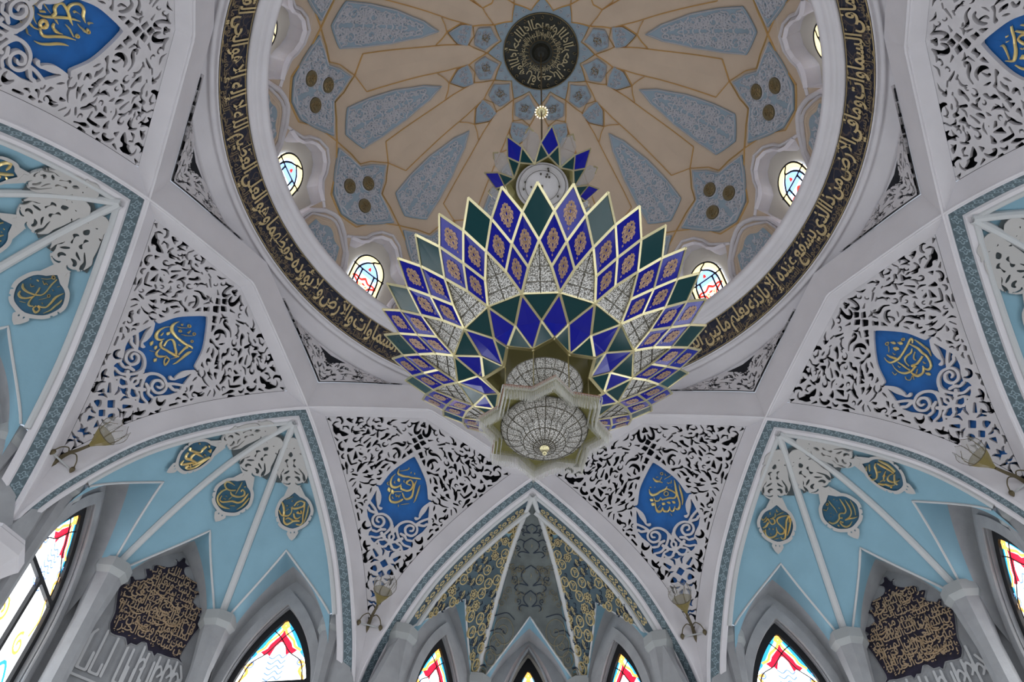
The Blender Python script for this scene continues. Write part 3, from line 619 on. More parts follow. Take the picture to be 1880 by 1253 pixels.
def text_mesh(txt, size=1.0, bold=0.0):
    """Flat outline of shaped Arabic text: (vertices 2-D, faces, width)."""
    cu = bpy.data.curves.new('text', 'FONT')
    cu.body = shape_arabic(txt); cu.size = size; cu.resolution_u = 3; cu.offset = bold
    o = bpy.data.objects.new('text', cu); COL.objects.link(o)
    bpy.context.view_layer.update()
    me = o.to_mesh()
    V = np.array([v.co[:2] for v in me.vertices]).reshape(-1, 2); F = [list(p.vertices) for p in me.polygons]
    o.to_mesh_clear()
    bpy.data.objects.remove(o); bpy.data.curves.remove(cu)
    return V, F
# ------------------------------------------------------------------ the setting
AX = (0., 0., FLOOR)
SIDE = {0: 'front', -45: 'front_left', 45: 'front_right', -90: 'left', 90: 'right', -135: 'rear_left', 135: 'rear_right', 180: 'rear'}
STARS = [-22.5, 22.5, -67.5, 67.5, -112.5, 112.5, -157.5, 157.5]

# floor
mb = MB()
fl = [(1.75 * sin(2 * pi * i / 48), 1.75 * cos(2 * pi * i / 48)) for i in range(48)]
mb.add([(x, y, FLOOR) for x, y in fl] + [(x, y, FLOOR - .02) for x, y in fl], [list(range(48))[::-1], list(range(48, 96))])
tag(obj('floor', mb, 'marble'), kind='structure')

# crossing arches (one mesh for each of the eight), with the frieze under each leg
def build_arch():
    mb = MB()
    s = np.linspace(-.3827, .3827, 25)
    bot = np.stack([s, np.full_like(s, A0), arch(s)], -1)
    top = np.stack([s * (A0 - LW) / A0, np.full_like(s, A0 - LW), arch(s) + .105], -1)
    mb.grid([bot, top], 0)
    s2 = s * (.3216 / .3827)
    out = np.stack([s2, np.full_like(s, LY0), lace_z(s2, np.full_like(s, LY0)) - .002], -1)
    mid = bot * .85 + out * .15 + np.array([0, 0, -.004])
    mb.grid([bot, mid, out], 0)
    for sg in (1, -1):
        q = np.linspace(.3827, .924, 50)
        b = np.stack([q * sg, np.full_like(q, A0), arch(q)], -1)
        nx = np.interp(q, _ss, _os - _ss); nz = np.interp(q, _ss, _oz - _zz)
        tx = np.minimum(np.maximum(q + nx, .457), .93)
        t = np.stack([tx * sg, np.full_like(q, A0 - LW), np.where(q + nx < .457, archo(.457), arch(q) + nz)], -1)
        mb.grid([b, t], 0)
        def strip(d0, d1, dz0, dz1, m, uv=False):
            rows = []
            for d, dz in ((d0, dz0), (d1, dz1)):
                st = .3827 + T8 * d
                qq = st + (.939 - st) * np.linspace(0, 1, 64)
                rows.append(np.stack([qq * sg, np.full_like(qq, A0 + d), arch(qq) + dz], -1))
            u = None
            if uv:
                L = np.concatenate([[0], np.cumsum(np.linalg.norm(np.diff(rows[0], axis=0), axis=1))])
                u = [[(l / .027, 0.) for l in L], [(l / .027, 1.) for l in L]]
            mb.grid(rows, m, u)
        strip(0, .008, 0, -.004, 0); strip(.008, .011, -.004, .002, 0)
        strip(.011, .041, .002, .002, 1, True)
        strip(.041, .044, .002, -.005, 0); strip(.044, .062, -.005, -.005, 0); strip(.062, SOF, -.005, .02, 0)
    q = np.linspace(-.924, .924, 120)
    tube(mb, np.stack([q, np.full_like(q, A0), arch(q)], -1), .0045, 6, 0, cap=False)
    return mesh('trim', mb, ['plaster', 'frieze_green'], AX)
arch_me = build_arch()
for i, a in enumerate(STARS):
    tag(obj('trim_%d' % (i + 1), None, 'plaster', c=AX, deg=a, me=arch_me), kind='structure')

# piers under the points of the star
mb = MB()
pl = [(0, A0 * sqrt(2)), (.047, A0 * sqrt(2) + .047), (.047, 1.66), (-.047, 1.66), (-.047, A0 * sqrt(2) + .047)]
mb.add([(x, y, FLOOR) for x, y in pl] + [(x, y, 1.066) for x, y in pl],
       [list(range(5)), list(range(5, 10))[::-1]] + [[i, (i + 1) % 5, 5 + (i + 1) % 5, 5 + i] for i in range(5)])
def octo(r, k=8, a0=22.5): return [(r * cos(radians(a0 + i * 360 / k)), r * sin(radians(a0 + i * 360 / k))) for i in range(k)]
def prism(mb, prof, c, k=8, m=0, a0=22.5):
    o = mb.n
    rows = [[(c[0] + x, c[1] + y, z) for x, y in octo(r, k, a0)] for r, z in prof]
    mb.grid(rows, m, wrap=True)
    mb.f.append([o + i for i in range(k)][::-1]); mb.m.append(m)
    q = o + (len(rows) - 1) * k
    mb.f.append([q + i for i in range(k)]); mb.m.append(m)
prism(mb, [(.05, FLOOR), (.05, .955), (.066, .975), (.088, 1.003), (.092, 1.006), (.092, 1.032), (.085, 1.038), (.085, 1.046), (.06, 1.05)], (0, A0 * sqrt(2) + .035), 8, 0, 22.5)
pier_me = mesh('wall', mb, ['plaster'], AX)
for a in STARS:
    tag(obj('wall_pier', None, 'plaster', c=AX, deg=a, me=pier_me), kind='structure')

# mouldings of the great ring, above the octagon
mb = MB()
def arcp(c, r, a0, a1, n=5):
    return [(c[0] + r * cos(radians(a0 + (a1 - a0) * i / (n - 1))), c[1] + r * sin(radians(a0 + (a1 - a0) * i / (n - 1)))) for i in range(n)]
ring_out = [(.985, 1.965), (.962, 1.958), (.955, 1.955), (.952, 1.962), (.938, 1.972), (.925, 1.985), (.918, 1.988), (.914, 1.982), (.908, 1.981), (.904, 1.985), (.902, 1.992), (.898, 1.990), (.893, 1.984), (.8905, 1.988)]
lathe(mb, ring_out, 160)
ring_in = [(.846, 2.085), (.842, 2.076), (.836, 2.074), (.832, 2.080), (.828, 2.086), (.822, 2.084), (.815, 2.087), (.811, 2.098), (.806, 2.105), (.800, 2.106), (.796, 2.112), (.7956, 2.123), (.800, 2.132), (.83, 2.136), (.865, 2.137)]
lathe(mb, ring_in, 160)
tag(obj('trim_9', mb, 'plaster', c=AX, smooth=True), kind='structure')

# the plain sloping corners between the octagon and the ring
def build_corner():
    mb = MB()
    w = np.linspace(-22.5, 22.5, 41)
    r0 = (A0 - LW) / np.cos(np.radians(22.5 - np.abs(w)))
    s0 = (A0 - LW) * np.tan(np.radians(22.5 - np.abs(w)))
    lo = np.stack([r0 * np.sin(np.radians(w)), r0 * np.cos(np.radians(w)), arch(s0) + .105], -1)
    hi = np.stack([.962 * np.sin(np.radians(w)), .962 * np.cos(np.radians(w)), np.maximum(1.962, lo[:, 2] + .004)], -1)
    mb.grid([lo, hi], 0)
    return mesh('ceiling', mb, ['plaster'], AX)
corner_me = build_corner()
for a in SIDE: tag(obj('ceiling', None, 'plaster', c=AX, deg=a, me=corner_me), kind='structure')

# ------------------------------------------------------------------ apses
DW = .04
def bay_frame(b):
    if b == 'middle': return np.array([0, CAP_I[1], 0.]), np.array([1., 0, 0]), np.array([0, 1., 0])
    s = 1 if b == 'right' else -1
    c = np.array([(CAP_I[0] + CAP_O[0]) / 2 * s, (CAP_I[1] + CAP_O[1]) / 2, 0])
    r = np.array([CAP_O[0] - CAP_I[0], (CAP_O[1] - CAP_I[1]) * s, 0]); 
    r = np.array([abs(r[0]), -abs(CAP_O[1] - CAP_I[1]) * s, 0]); r /= np.linalg.norm(r)
    o = np.array([-r[1], r[0], 0])
    return c, r, o
def wall_dw(th, b):
    if th in (0, 180): return -.008 if b != 'middle' else .04
    return .04 if b == 'middle' else .058
def wall_map(b, extra=0., dw=None):
    c, r, o = bay_frame(b)
    DW_ = DW if dw is None else dw
    def f(x, z, d):
        x = np.asarray(x, float)[..., None]; z = np.asarray(z, float)[..., None]
        d = np.broadcast_to(np.asarray(d, float), np.shape(x[..., 0]))[..., None]
        return c + r * x + o * (DW_ + extra + d) + np.array([0, 0, 1.]) * z
    return f
VT = {'left': .745, 'middle': .728, 'right': .745}
def lunette(b, n=17):
    t = np.linspace(0, 1, n)
    u = .05 + .45 * t; v = 1.0 - (1 - VT[b]) * t ** .88
    return np.concatenate([u, (1 - u)[::-1][1:]]), np.concatenate([v, v[::-1][1:]])
def pointed(hw, zs, zt, n=14, z0=None):
    rho = ((zt - zs) ** 2 + hw ** 2) / (2 * hw)
    z = zs + (zt - zs) * np.linspace(0, 1, n) ** .8
    x = np.maximum(0, -(rho - hw) + np.sqrt(np.maximum(0, rho ** 2 - (z - zs) ** 2)))
    x[-1] = 0
    L = [(-a, b) for a, b in zip(x, z)]; R = [(a, b) for a, b in zip(x, z)][::-1][1:]
    P = L + R
    if z0 is not None: P = [(-hw, z0)] + P + [(hw, z0)]
    return P
WIN = dict(hw=.143, zs=1.02, zt=1.358, deep=.018)
WINDOWS = {}
for th in SIDE:
    for b in BAYS:
        if th in (0, 180): WINDOWS[(th, b)] = dict(hw=.122, zs=1.05, zt=1.356, deep=.018) if b != 'middle' else dict(hw=.085, zs=1.15, zt=1.425, deep=.065)
        elif b != 'middle': WINDOWS[(th, b)] = WIN
WALLTOP = {'left': 1.452, 'middle': 1.462, 'right': 1.452}
def build_bay(b, win, painted, dw):
    """Vault cell with its pointed opening, the cove inside it, and the wall below (with or without a window)."""
    vault, cove, wall = MB(), MB(), MB()
    u, v = lunette(b)
    n = len(u); h = n // 2
    # cell: from the lunette edge up to the ribs
    for half in (0, 1):
        uu = np.linspace(0, .5, 13)
        rows = []
        vt = VT[b]
        for vv in np.concatenate([np.linspace(0.0, vt, 16)[:-1], vt + (1 - vt) * np.linspace(0, 1, 14)]):
            if vv <= vt: ub = .5
            else: ub = .05 + .45 * max(0, (1 - vv) / (1 - vt)) ** (1 / .88)
            q = uu / .5 * ub
            if half: q = 1 - q
            rows.append(bay_map(b, q, np.full_like(q, vv)))
        vault.grid(rows, 0)
    B = bay_map(b, u, v)
    f = wall_map(b, 0., dw)
    # white edge of the opening
    tube(vault, B + np.array([0, 0, -.001]), .0036, 6, 1, cap=False)
    hw = .178
    x = np.linspace(-1, 1, n)
    W = pointed(hw, 1.10, WALLTOP[b], h + 1)
    W = f([p[0] for p in W], [p[1] for p in W], 0)
    Wm = (B * .45 + W * .55) + np.array([0, 0, .012])
    Wq = B * .40 + W * .60 + np.array([0, 0, .010])
    cove.grid([B, B * .7 + W * .3 + np.array([0, 0, .010]), Wq], 0); cove.grid([Wq, W], 1)
    D = Draw(-.30, .30, FLOOR, WALLTOP[b] + .04, .0125)
    D.fill([(-hw - .012, FLOOR)] + pointed(hw + .012, 1.10, WALLTOP[b] + .014, 18) + [(hw + .012, FLOOR)])
    sx = {'left': -1, 'right': 1}.get(b, 0)
    if sx: D.fill([(sx * .14, FLOOR), (sx * .285, FLOOR), (sx * .285, 1.05), (sx * .25, 1.13), (sx * .215, 1.22), (sx * .185, 1.29), (sx * .14, 1.33)])
    deep = 0
    if win:
        deep = win.get('deep', .03)
        D.cutpoly(pointed(win['hw'] + (.025 if deep > .05 else 0), win['zs'], win['zt'] + (.028 if deep > .05 else 0), 18, .0))
    D.sheet(wall, f, deep + .005 if win else .01)
    return vault, cove, wall
bay_cache = {}
nwall = 0
for th in SIDE:
    for b in BAYS:
        win = WINDOWS.get((th, b)); painted = th in (0, 180)
        key = (b, th in (0, 180), win is None)
        if key not in bay_cache:
            va, co, wa = build_bay(b, win, painted, wall_dw(th, b))
            bay_cache[key] = (mesh('ceiling', va, ['painted_vault' if painted and 'painted_vault' in MATS else 'niche_blue', 'white_trim'], AX),
                              mesh('ceiling', co, ['niche_blue', 'wall_plaster'], AX, True), mesh('wall', wa, ['wall_plaster'], AX))
        va, co, wa = bay_cache[key]
        tag(obj('ceiling', None, '', c=AX, deg=th, me=va), kind='structure')
        tag(obj('ceiling', None, '', c=AX, deg=th, me=co), kind='structure')
        tag(obj('wall_%s' % SIDE[th], None, '', c=AX, deg=th, me=wa), kind='structure')

# plain wall between the outer column and the pier, and a strip closing the apse behind the columns
mb = MB()
for sg in (1, -1):
    # behind the columns, at the joints between bays
    for (cx, cy), wd in ((CAP_I, .06),):
        a = atan2(cx * sg, cy)
        d = np.array([sin(a), cos(a)]); t = np.array([cos(a), -sin(a)])
        c = np.array([cx * sg, cy]) + d * .043
        mb.grid([[[*(c - t * wd), FLOOR], [*(c + t * wd), FLOOR]], [[*(c - t * wd), CAPZ + .03], [*(c + t * wd), CAPZ + .03]]], 0)
side_me = mesh('wall', mb, ['wall_plaster'], AX)
for th in SIDE: tag(obj('wall_%s' % SIDE[th], None, '', c=AX, deg=th, me=side_me), kind='structure')

# white ribs of the apses
def build_ribs():
    mb = MB()
    v = np.linspace(.0, 1.0, 24)
    for k in (-1, 1):
        C = rib_curve(k, v)
        side = np.cross(C[-1] - C[0], [0, 0, 1.]); side /= np.linalg.norm(side)
        w = .0115
        rows = [C + side * w + [0, 0, .004], C + side * w * .9 + [0, 0, -.012], C + side * w * .4 + [0, 0, -.018], C - side * w * .4 + [0, 0, -.018], C - side * w * .9 + [0, 0, -.012], C - side * w + [0, 0, .004]]
        mb.grid(rows, 0)
    for k in (-2, 2):
        C = rib_curve(k, v)
        tube(mb, C + np.array([0, 0, -.006]), .009, 8, 0, cap=False)
    return mesh('trim', mb, ['white_trim'], AX, False)
rib_me = build_ribs()
for i, th in enumerate(SIDE): tag(obj('trim_%d' % (i + 10), None, '', c=AX, deg=th, me=rib_me), kind='structure')

# columns
def col_parts(cx, cy, k=1.0):
    a0 = 22.5 + degrees(atan2(cy, cx))
    sh, ca, ba = MB(), MB(), MB()
    prism(sh, [(.030 * k, FLOOR + .06), (.030 * k, CAPZ - .16), (.044 * k, CAPZ - .034)], (cx, cy), 8, 0, a0)
    prism(ca, [(.044 * k, CAPZ - .036), (.052 * k, CAPZ - .026), (.056 * k, CAPZ - .020), (.056 * k, CAPZ + .010), (.046 * k, CAPZ + .016)], (cx, cy), 8, 0, a0)
    prism(ba, [(.058 * k, FLOOR), (.058 * k, FLOOR + .03), (.045 * k, FLOOR + .06)], (cx, cy), 8, 0, a0)
    return sh, ca, ba
COLNAMES = {(-1, 'o'): 'outer left', (1, 'o'): 'outer right', (-1, 'i'): 'inner left', (1, 'i'): 'inner right'}
col_root = {}
def place_columns(ths):
    for th in ths:
        for sg in (-1, 1):
            for kind in ('o', 'i'):
                s_ = .852 if th == 0 else .886
                cx, cy = tuple(leg_pt(np.array(s_), .080 if th == 0 else .098)[:2]) if kind == 'o' else (CAP_I[0], CAP_I[1] + .004)
                cx *= sg
                if (th, sg, kind) in HIDDEN_COLS: continue
                side = SIDE[th].replace('_', ' ')
                lab = 'white octagonal column with flared capital, %s of the four in the %s apse' % (COLNAMES[(sg, kind)], side)
                t = thing('column', (cx, cy, FLOOR), th, lab, 'column', 'columns between the apse windows')
                sh, ca, ba = col_parts(cx, cy, .75 if (kind == 'o' and th != 0) else 1.0)
                obj('shaft', sh, 'wall_plaster', t); obj('capital', ca, 'column_stone', t); obj('base', ba, 'column_stone', t)
HIDDEN_COLS = {(-90, -1, 'o'), (-90, -1, 'i'), (90, 1, 'o'), (90, 1, 'i'), (90, -1, 'i'), (-90, 1, 'i')}
place_columns([0, -45, 45, -90, 90])

# windows of the apses
nwin = 0
def build_window(b, w, dw):
    deep = w.get('deep', .03)
    f = wall_map(b, deep, dw)
    hw, zs, zt = w['hw'], w['zs'], w['zt']
    z0 = .02
    out = {}
    fr = MB()
    D = Draw(-hw - .03, hw + .03, z0 - .03, zt + .05, .008)
    D.fill(pointed(hw + .006, zs, zt + .012, 18, z0)); D.cutpoly(pointed(hw - .018, zs, zt - .036, 18, z0 + .02))
    for pts in ([(-hw, 1.115), (hw, 1.115)], [(0, z0), (0, 1.115)], [(-hw, .55), (hw, .55)]):
        D.stroke(pts, .0065)
    k = hw * .70
    zc = zt - .100
    D.sheet(fr, f, .012, front=-.006)
    for sg in (-1, 1):                       # lead lines
        ribbon(fr, smooth_line([(-sg * k, 1.115), (-sg * k * .80, 1.18), (-sg * k * .36, zc - .045), (0, zc), (sg * .020, zc + .020), (sg * min(.055, hw * .42), zc + .046)]), .0017, f, .002, .001)
    out['frame'] = (fr, ['iron'])
    pn = MB()
    D = Draw(-hw - .01, hw + .01, z0 - .02, zt + .02, .008)
    D.fill(pointed(hw, zs, zt, 18, z0)); D.sheet(pn, f, 0, 0, front=.004)
    D = Draw(-hw, hw, 1.0, zt + .02, .005)                    # sky-blue border of the point
    D.fill(pointed(hw, zs, zt, 18, 1.0)); D.cutpoly(smooth_line([(-hw, .9), (-hw * .86, zt - .22), (-hw * .50, zt - .150), (-.012, zt - .060), (.012, zt - .060), (hw * .50, zt - .150), (hw * .86, zt - .22), (hw, .9)], 3, True))
    D.sheet(pn, f, 0, 1, front=.003)
    D = Draw(-.09, .09, zt - .19, zt, .004)                    # red fleuron
    zc = zt - .100
    for sg in (-1, 1):
        D.fill([(0, zc + .036), (sg * .007, zc + .016), (sg * .020, zc + .002), (sg * .034, zc - .014), (sg * .040, zc - .028), (sg * .058, zc - .038), (sg * .044, zc - .050), (sg * .034, zc - .046), (sg * .026, zc - .054), (sg * .016, zc - .024), (0, zc - .006)])
    D.sheet(pn, f, 0, 2, front=.002)
    sc = np.array([min(1, hw / .128), 1])
    for sg in (-1, 1):
        ribbon(pn, np.array([(0, zc + .066), (sg * .004, zc + .05), (sg * .010, zc + .042), (sg * .004, zc + .034)]), [.002, .0055, .0055, .002], f, -.0015, 0, 3)
        q = smooth_line([(0, zc + .045), (sg * .010, zc + .020), (sg * .038, zc - .006), (sg * .048, zc - .026), (sg * .070, zc - .040)], 4)
        ribbon(pn, q * sc, .0040, f, -.0015, 0, 3)
        q = scroll((sg * .078, zc - .075), .022, 90 if sg > 0 else 90, 1.1, -sg)
        ribbon(pn, q * sc, .0022, f, -.0015, 0, 4)
        q = smooth_line([(sg * .072, zc - .075), (sg * .090, zc - .085), (sg * .082, zc - .105), (sg * .098, zc - .13), (sg * .090, zc - .15), (sg * .112, zc - .19), (sg * .104, zc - .24)], 4)
        ribbon(pn, q * sc, np.linspace(.006, .003, len(q)), f, -.0015, 0, 3)
    for i in range(7):                                        # pale blue writing in the middle light
        z = zc - .055 - .017 * i
        q = smooth_line([(-.028, z), (-.012, z - .008), (.004, z + .004), (.018, z - .007), (.030, z + .003)], 4)
        ribbon(pn, q * sc, .0022, f, -.0015, 0, 4)
    for sg in (-1, 1):
        for z in (.98, .80, .62):
            q = scroll((sg * hw * .55, z), .030, 90, 1.4, sg); ribbon(pn, q, .004, f, -.0015, 0, 3 if z != .80 else 1)
            q = smooth_line([(sg * hw * .2, z - .09), (sg * hw * .5, z - .05), (sg * hw * .8, z - .10), (sg * hw * .6, z - .13)], 4); ribbon(pn, q, .005, f, -.0015, 0, 1 if z != .80 else 4)
    out['pane'] = (pn, ['glass_white', 'glass_cyan', 'glass_red', 'glass_yellow', 'glass_pale'])
    rim = MB()                                             # plaster roll round the opening
    g = wall_map(b, 0., dw)
    if deep < .05:
        D = Draw(-hw - .05, hw + .05, z0, zt + .09, .007)
        D.fill(pointed(hw + .030, zs, zt + .050, 18, z0)); D.cutpoly(pointed(hw + .004, zs, zt + .006, 18, z0 - .02))
        D.sheet(rim, g, .002, front=-.010)
    if deep > .05:
        D = Draw(-hw - .05, hw + .05, z0, zt + .09, .007)
        D.fill(pointed(hw + .045, zs, zt + .065, 18, z0)); D.cutpoly(pointed(hw + .002, zs, zt + .004, 18, z0 - .02))
        D.sheet(rim, g, .0, 1, front=deep + .003)
    P = pointed(hw + .004, zs, zt + .008, 18, z0)
    tube(rim, g([p[0] for p in P], [p[1] for p in P], -.006), .004, 6, 0)
    out['surround'] = (rim, ['wall_plaster', 'recess'])
    return out
win_cache = {}
for (th, b), w in WINDOWS.items():
    nwin += 1
    key = (b, w['hw'])
    if key not in win_cache:
        win_cache[key] = {k: (mesh('window', m, mt, (*bay_frame(b)[0][:2], FLOOR)), mt) for k, (m, mt) in build_window(b, w, wall_dw(th, b)).items()}
    c = (*bay_frame(b)[0][:2], FLOOR)
    t = thing('window_%d' % nwin, c, th, kind='structure')
    for k, (me, mt) in win_cache[key].items(): obj(k, None, mt, t, me=me)
# ------------------------------------------------------------------ drum and dome
WIN_AZ = [15 + 30 * k for k in range(12)]
def dome_f(x, t, d): return dome_map(x, t, d)
# in drum coordinates: x = azimuth (degrees), t = length up the profile (0 at the foot)
def azm(a, w): return a * w / 15.0
TW0, TW1 = .0, .245
def ogee(a, s=1.0):            # outline of a window recess round azimuth a
    h = [(-6.3, -.02), (-6.6, .10), (-7.6, .17), (-9.3, .252), (-5.6, .275), (-4.7, .30), (-4.1, .325), (-2.6, .352), (0, .366)]
    L = [(a + x * s, t) for x, t in h]
    return L + [(2 * a - x, t) for x, t in L[:-1]][::-1]
def draw_az(a0, a1, t0, t1, na, nt):
    D = Draw.__new__(Draw)
    D.xs = np.linspace(a0, a1, na); D.ys = np.linspace(t0, t1, nt); D.X, D.Y = np.meshgrid(D.xs, D.ys)
    D.F = np.full(D.X.shape, 1e3); D.step = None
    return D
def sheet_az(D, mb, fmap, depth=0., m=0, mside=None, front=0.):
    """Same as Draw.sheet for a grid with unequal steps: solved on a unit grid, then stretched."""
    E = Draw.__new__(Draw)
    ny, nx = D.F.shape
    E.xs = np.arange(nx, dtype=float); E.ys = np.arange(ny, dtype=float); E.step = 1.0; E.F = D.F
    ax, bx = D.xs[0], (D.xs[-1] - D.xs[0]) / (nx - 1); ay, by = D.ys[0], (D.ys[-1] - D.ys[0]) / (ny - 1)
    E.sheet(mb, lambda x, y, d: fmap(ax + x * bx, ay + y * by, d), depth, m, mside, front)
def polyaz(D, pts):            # distance measured with azimuth scaled to length
    k = .0145
    X, Y = D.X, D.Y
    D.X = X * k
    r = Draw.poly_field(D, [(x * k, y) for x, y in pts]); D.X = X
    return r
REC = .055
def dome_sector():
    mb = MB()
    D = draw_az(-15, 15, 0, .40, 121, 61)
    D.F = np.maximum(np.full(D.X.shape, -1.), -polyaz(D, ogee(0)))
    sheet_az(D, mb, dome_map, REC + .003, 0, 1)
    P = np.stack([dome_map(np.linspace(-15, 15, 13), np.full(13, t), 0) for t in np.concatenate([np.linspace(.40, DLEN - .2, 30), np.linspace(DLEN - .19, DLEN, 10)])])
    o = MB(); o.grid(P, 0)
    mb.add(o.arr(), o.f, 0)
    # back of the recess, round the little window
    a = np.linspace(-9.6, 9.6, 15); t = np.linspace(0, .375, 12)
    rows = [dome_map(a, np.full(15, q), REC) for q in t]
    bk = MB(); bk.grid(rows, 0)
    mb.add(bk.arr(), bk.f, 2)
    return mesh('ceiling', mb, ['tan', 'plaster', 'recess'], AX, True)
sector_me = dome_sector()
for az in WIN_AZ: tag(obj('ceiling', None, '', c=AX, deg=az, me=sector_me), kind='structure')
# ------------------------------------------------------------------ ornament of the dome
def dloc(ref, t0=None):                    # (metres-like x across, t up) about azimuth ref
    def f(x, t, d):
        r, _ = dome_rz(np.asarray(t, float))
        return dome_map(ref + np.degrees(np.asarray(x, float) / np.maximum(r, .02)), t, d)
    return f
def dpts(pts):                             # (azimuth offset, t) -> (x, t)
    P = np.asarray(pts, float)
    return np.stack([np.radians(P[:, 0]) * dome_rz(P[:, 1])[0], P[:, 1]], 1)
def sym(h):                                # close a half outline given on the + side, tip to tip
    h = list(h)
    return h + [(-x, t) for x, t in h[::-1] if abs(x) > 1e-6]
def resample(P, step):
    P = np.asarray(P, float); L = np.concatenate([[0], np.cumsum(np.hypot(*np.diff(P, axis=0).T))])
    n = max(2, int(L[-1] / step) + 1); s = np.linspace(0, L[-1], n)
    return np.stack([np.interp(s, L, P[:, 0]), np.interp(s, L, P[:, 1])], 1)
def inside(P, q):
    c = False; n = len(P)
    for i in range(n):
        a, b = P[i], P[(i + 1) % n]
        if (a[1] > q[1]) != (b[1] > q[1]) and q[0] < (b[0] - a[0]) * (q[1] - a[1]) / (b[1] - a[1]) + a[0]: c = not c
    return c
def edge_dist(P, q):
    m = 1e9; n = len(P)
    for i in range(n):
        a, b = P[i], P[(i + 1) % n]; d = b - a
        t = min(1, max(0, ((q - a) @ d) / (d @ d + 1e-12))); m = min(m, float(np.hypot(*(q - a - t * d))))
    return m
PACK = .66
def filigree(mb, P, f, n, rmin, rmax, w, lift, h, m=0, seed=1, avoid=(), both=True):
    """Mirrored scrollwork packed inside the outline P."""
    rnd = random.Random(seed); P = np.asarray(P, float)
    lo, hi = P.min(0), P.max(0); circ = []; av = [(np.array(c), r) for c, r in avoid]; tries = 0; made = 0
    while made < n and tries < n * 60:
        tries += 1
        q = np.array([rnd.uniform(0, hi[0]), rnd.uniform(lo[1], hi[1])])
        if not inside(P, q): continue
        r = min(edge_dist(P, q) - w * 2, rmax, min([(float(np.hypot(*(q - c))) - rr) * PACK + (1 - PACK) * rmax for c, rr in circ] + [9]))
        if q[0] < rmax * .8 and q[0] < r + w: r = min(r, q[0] - w)
        if av: r = min(r, min(float(np.hypot(*(q - c))) - rr for c, rr in av))
        if r < rmin: continue
        made += 1; circ.append((q, r)); circ.append((q * (-1, 1), r))
        a0 = rnd.uniform(0, 360); hand = rnd.choice((1, -1)); turns = 1.0 + .5 * (r > .7 * rmax)
        s = scroll((0, 0), r * .92, a0, turns, hand)
        for sg in (1, -1):
            S = s * (sg, 1) + q * (sg, 1)
            ribbon(mb, S, np.linspace(w, w * .8, len(S)), f, lift, h, m)
            b = S[len(S) * 2 // 3]; 
            tail = np.array([S[0], S[0] + (S[0] - S[2]) * .9 + (S[0] - q * (sg, 1)) * .25, S[0] + (S[0] - S[2]) * 1.6 + (S[0] - q * (sg, 1)) * .8])
            if all(inside(P, t) for t in tail): ribbon(mb, tail, [w, w * 1.3, w * .4], f, lift, h, m)
PET = sym([(0, .495), (6.6, .543), (6.9, .64), (6.4, .75), (3.9, .87), (0, .937)])
TRI = sym([(0, .287), (5.0, .313), (8.5, .365), (13.3, .44), (9.2, .468), (5.1, .488), (3.1, .542), (0, .588)])
PENT = sym([(0, 1.178), (12.0, 1.128), (7.2, 1.084), (0, 1.080)])
KITE = sym([(0, .972), (6.5, 1.017), (7.9, 1.056), (0, 1.064)])
def panel(name, outline, ref, seed, n, rmin, rmax, w, step=.006, extra=None, avoid=()):
    c = tuple(dome_map(0., float(np.mean([p[1] for p in outline])), 0.))
    P = dpts(resample(outline + outline[:1], 1.0)) if False else dpts(outline)
    Q = []
    for i in range(len(outline)):
        a, b = np.array(outline[i]), np.array(outline[(i + 1) % len(outline)])
        for k in range(6): Q.append(a + (b - a) * k / 6)
    P = dpts(Q)
    f = dloc(0.)
    fld, rel, edge = MB(), MB(), MB()
    lo, hi = P.min(0), P.max(0)
    D = Draw(lo[0] - .01, hi[0] + .01, lo[1] - .01, hi[1] + .01, step); D.fill(P); D.sheet(fld, f, -.002, front=-.006)
    filigree(rel, P * np.array([.93, 1]), f, n, rmin, rmax, w, .0085, .003, 0, seed, avoid)
    inner = P.mean(0) + (P - P.mean(0)) * .955
    ribbon(rel, inner, w * .7, f, .008, .002, 0, True)
    return c, mesh('field', fld, ['dome_blue'], c), mesh('filigree', rel, ['dome_relief'], c), f
def direction(az):
    az = (az + 180) % 360 - 180
    n = {0: 'straight ahead', 15: 'just right of straight ahead', -15: 'just left of straight ahead', 30: 'ahead and a little right', -30: 'ahead and a little left',
         45: 'half-right ahead', -45: 'half-left ahead', 60: 'right, a little ahead', -60: 'left, a little ahead', 75: 'almost square right', -75: 'almost square left', 90: 'square right', -90: 'square left',
         105: 'right, a little behind', -105: 'left, a little behind', 120: 'behind and right', -120: 'behind and left'}
    return n.get(int(round(az)))
def place_panels(name, cat, lab, group, me, azs, parts):
    c = me[0]
    for az in azs:
        w = direction(az)
        t = thing(name, c, az, lab % w, cat, group)
        for nm, m in parts: obj(nm, None, '', t, me=m)
VIS_W = [a for a in WIN_AZ if abs((a + 180) % 360 - 180) < 125]
VIS_T = [a - 15 for a in WIN_AZ if abs((a - 15 + 180) % 360 - 180) < 125]
pp = panel('petal', PET, 0, 11, 130, .009, .031, .0031)
place_panels('petal_panel', 'relief panel', 'long blue petal panel with grey filigree inside the dome, pointing %s', 'long petal panels of the dome', pp, VIS_W, [('field', pp[1]), ('filigree', pp[2])])
discs = [((-.046, .392), .030), ((.046, .392), .030), ((0, .470), .030)]
tp = panel('tri', TRI, 0, 5, 110, .007, .022, .0028, avoid=discs)
f = dloc(0.)
mat('dim_gilt', (.20, .165, .095), .5, metal=.4)
disc_mes = []; rm = MB()
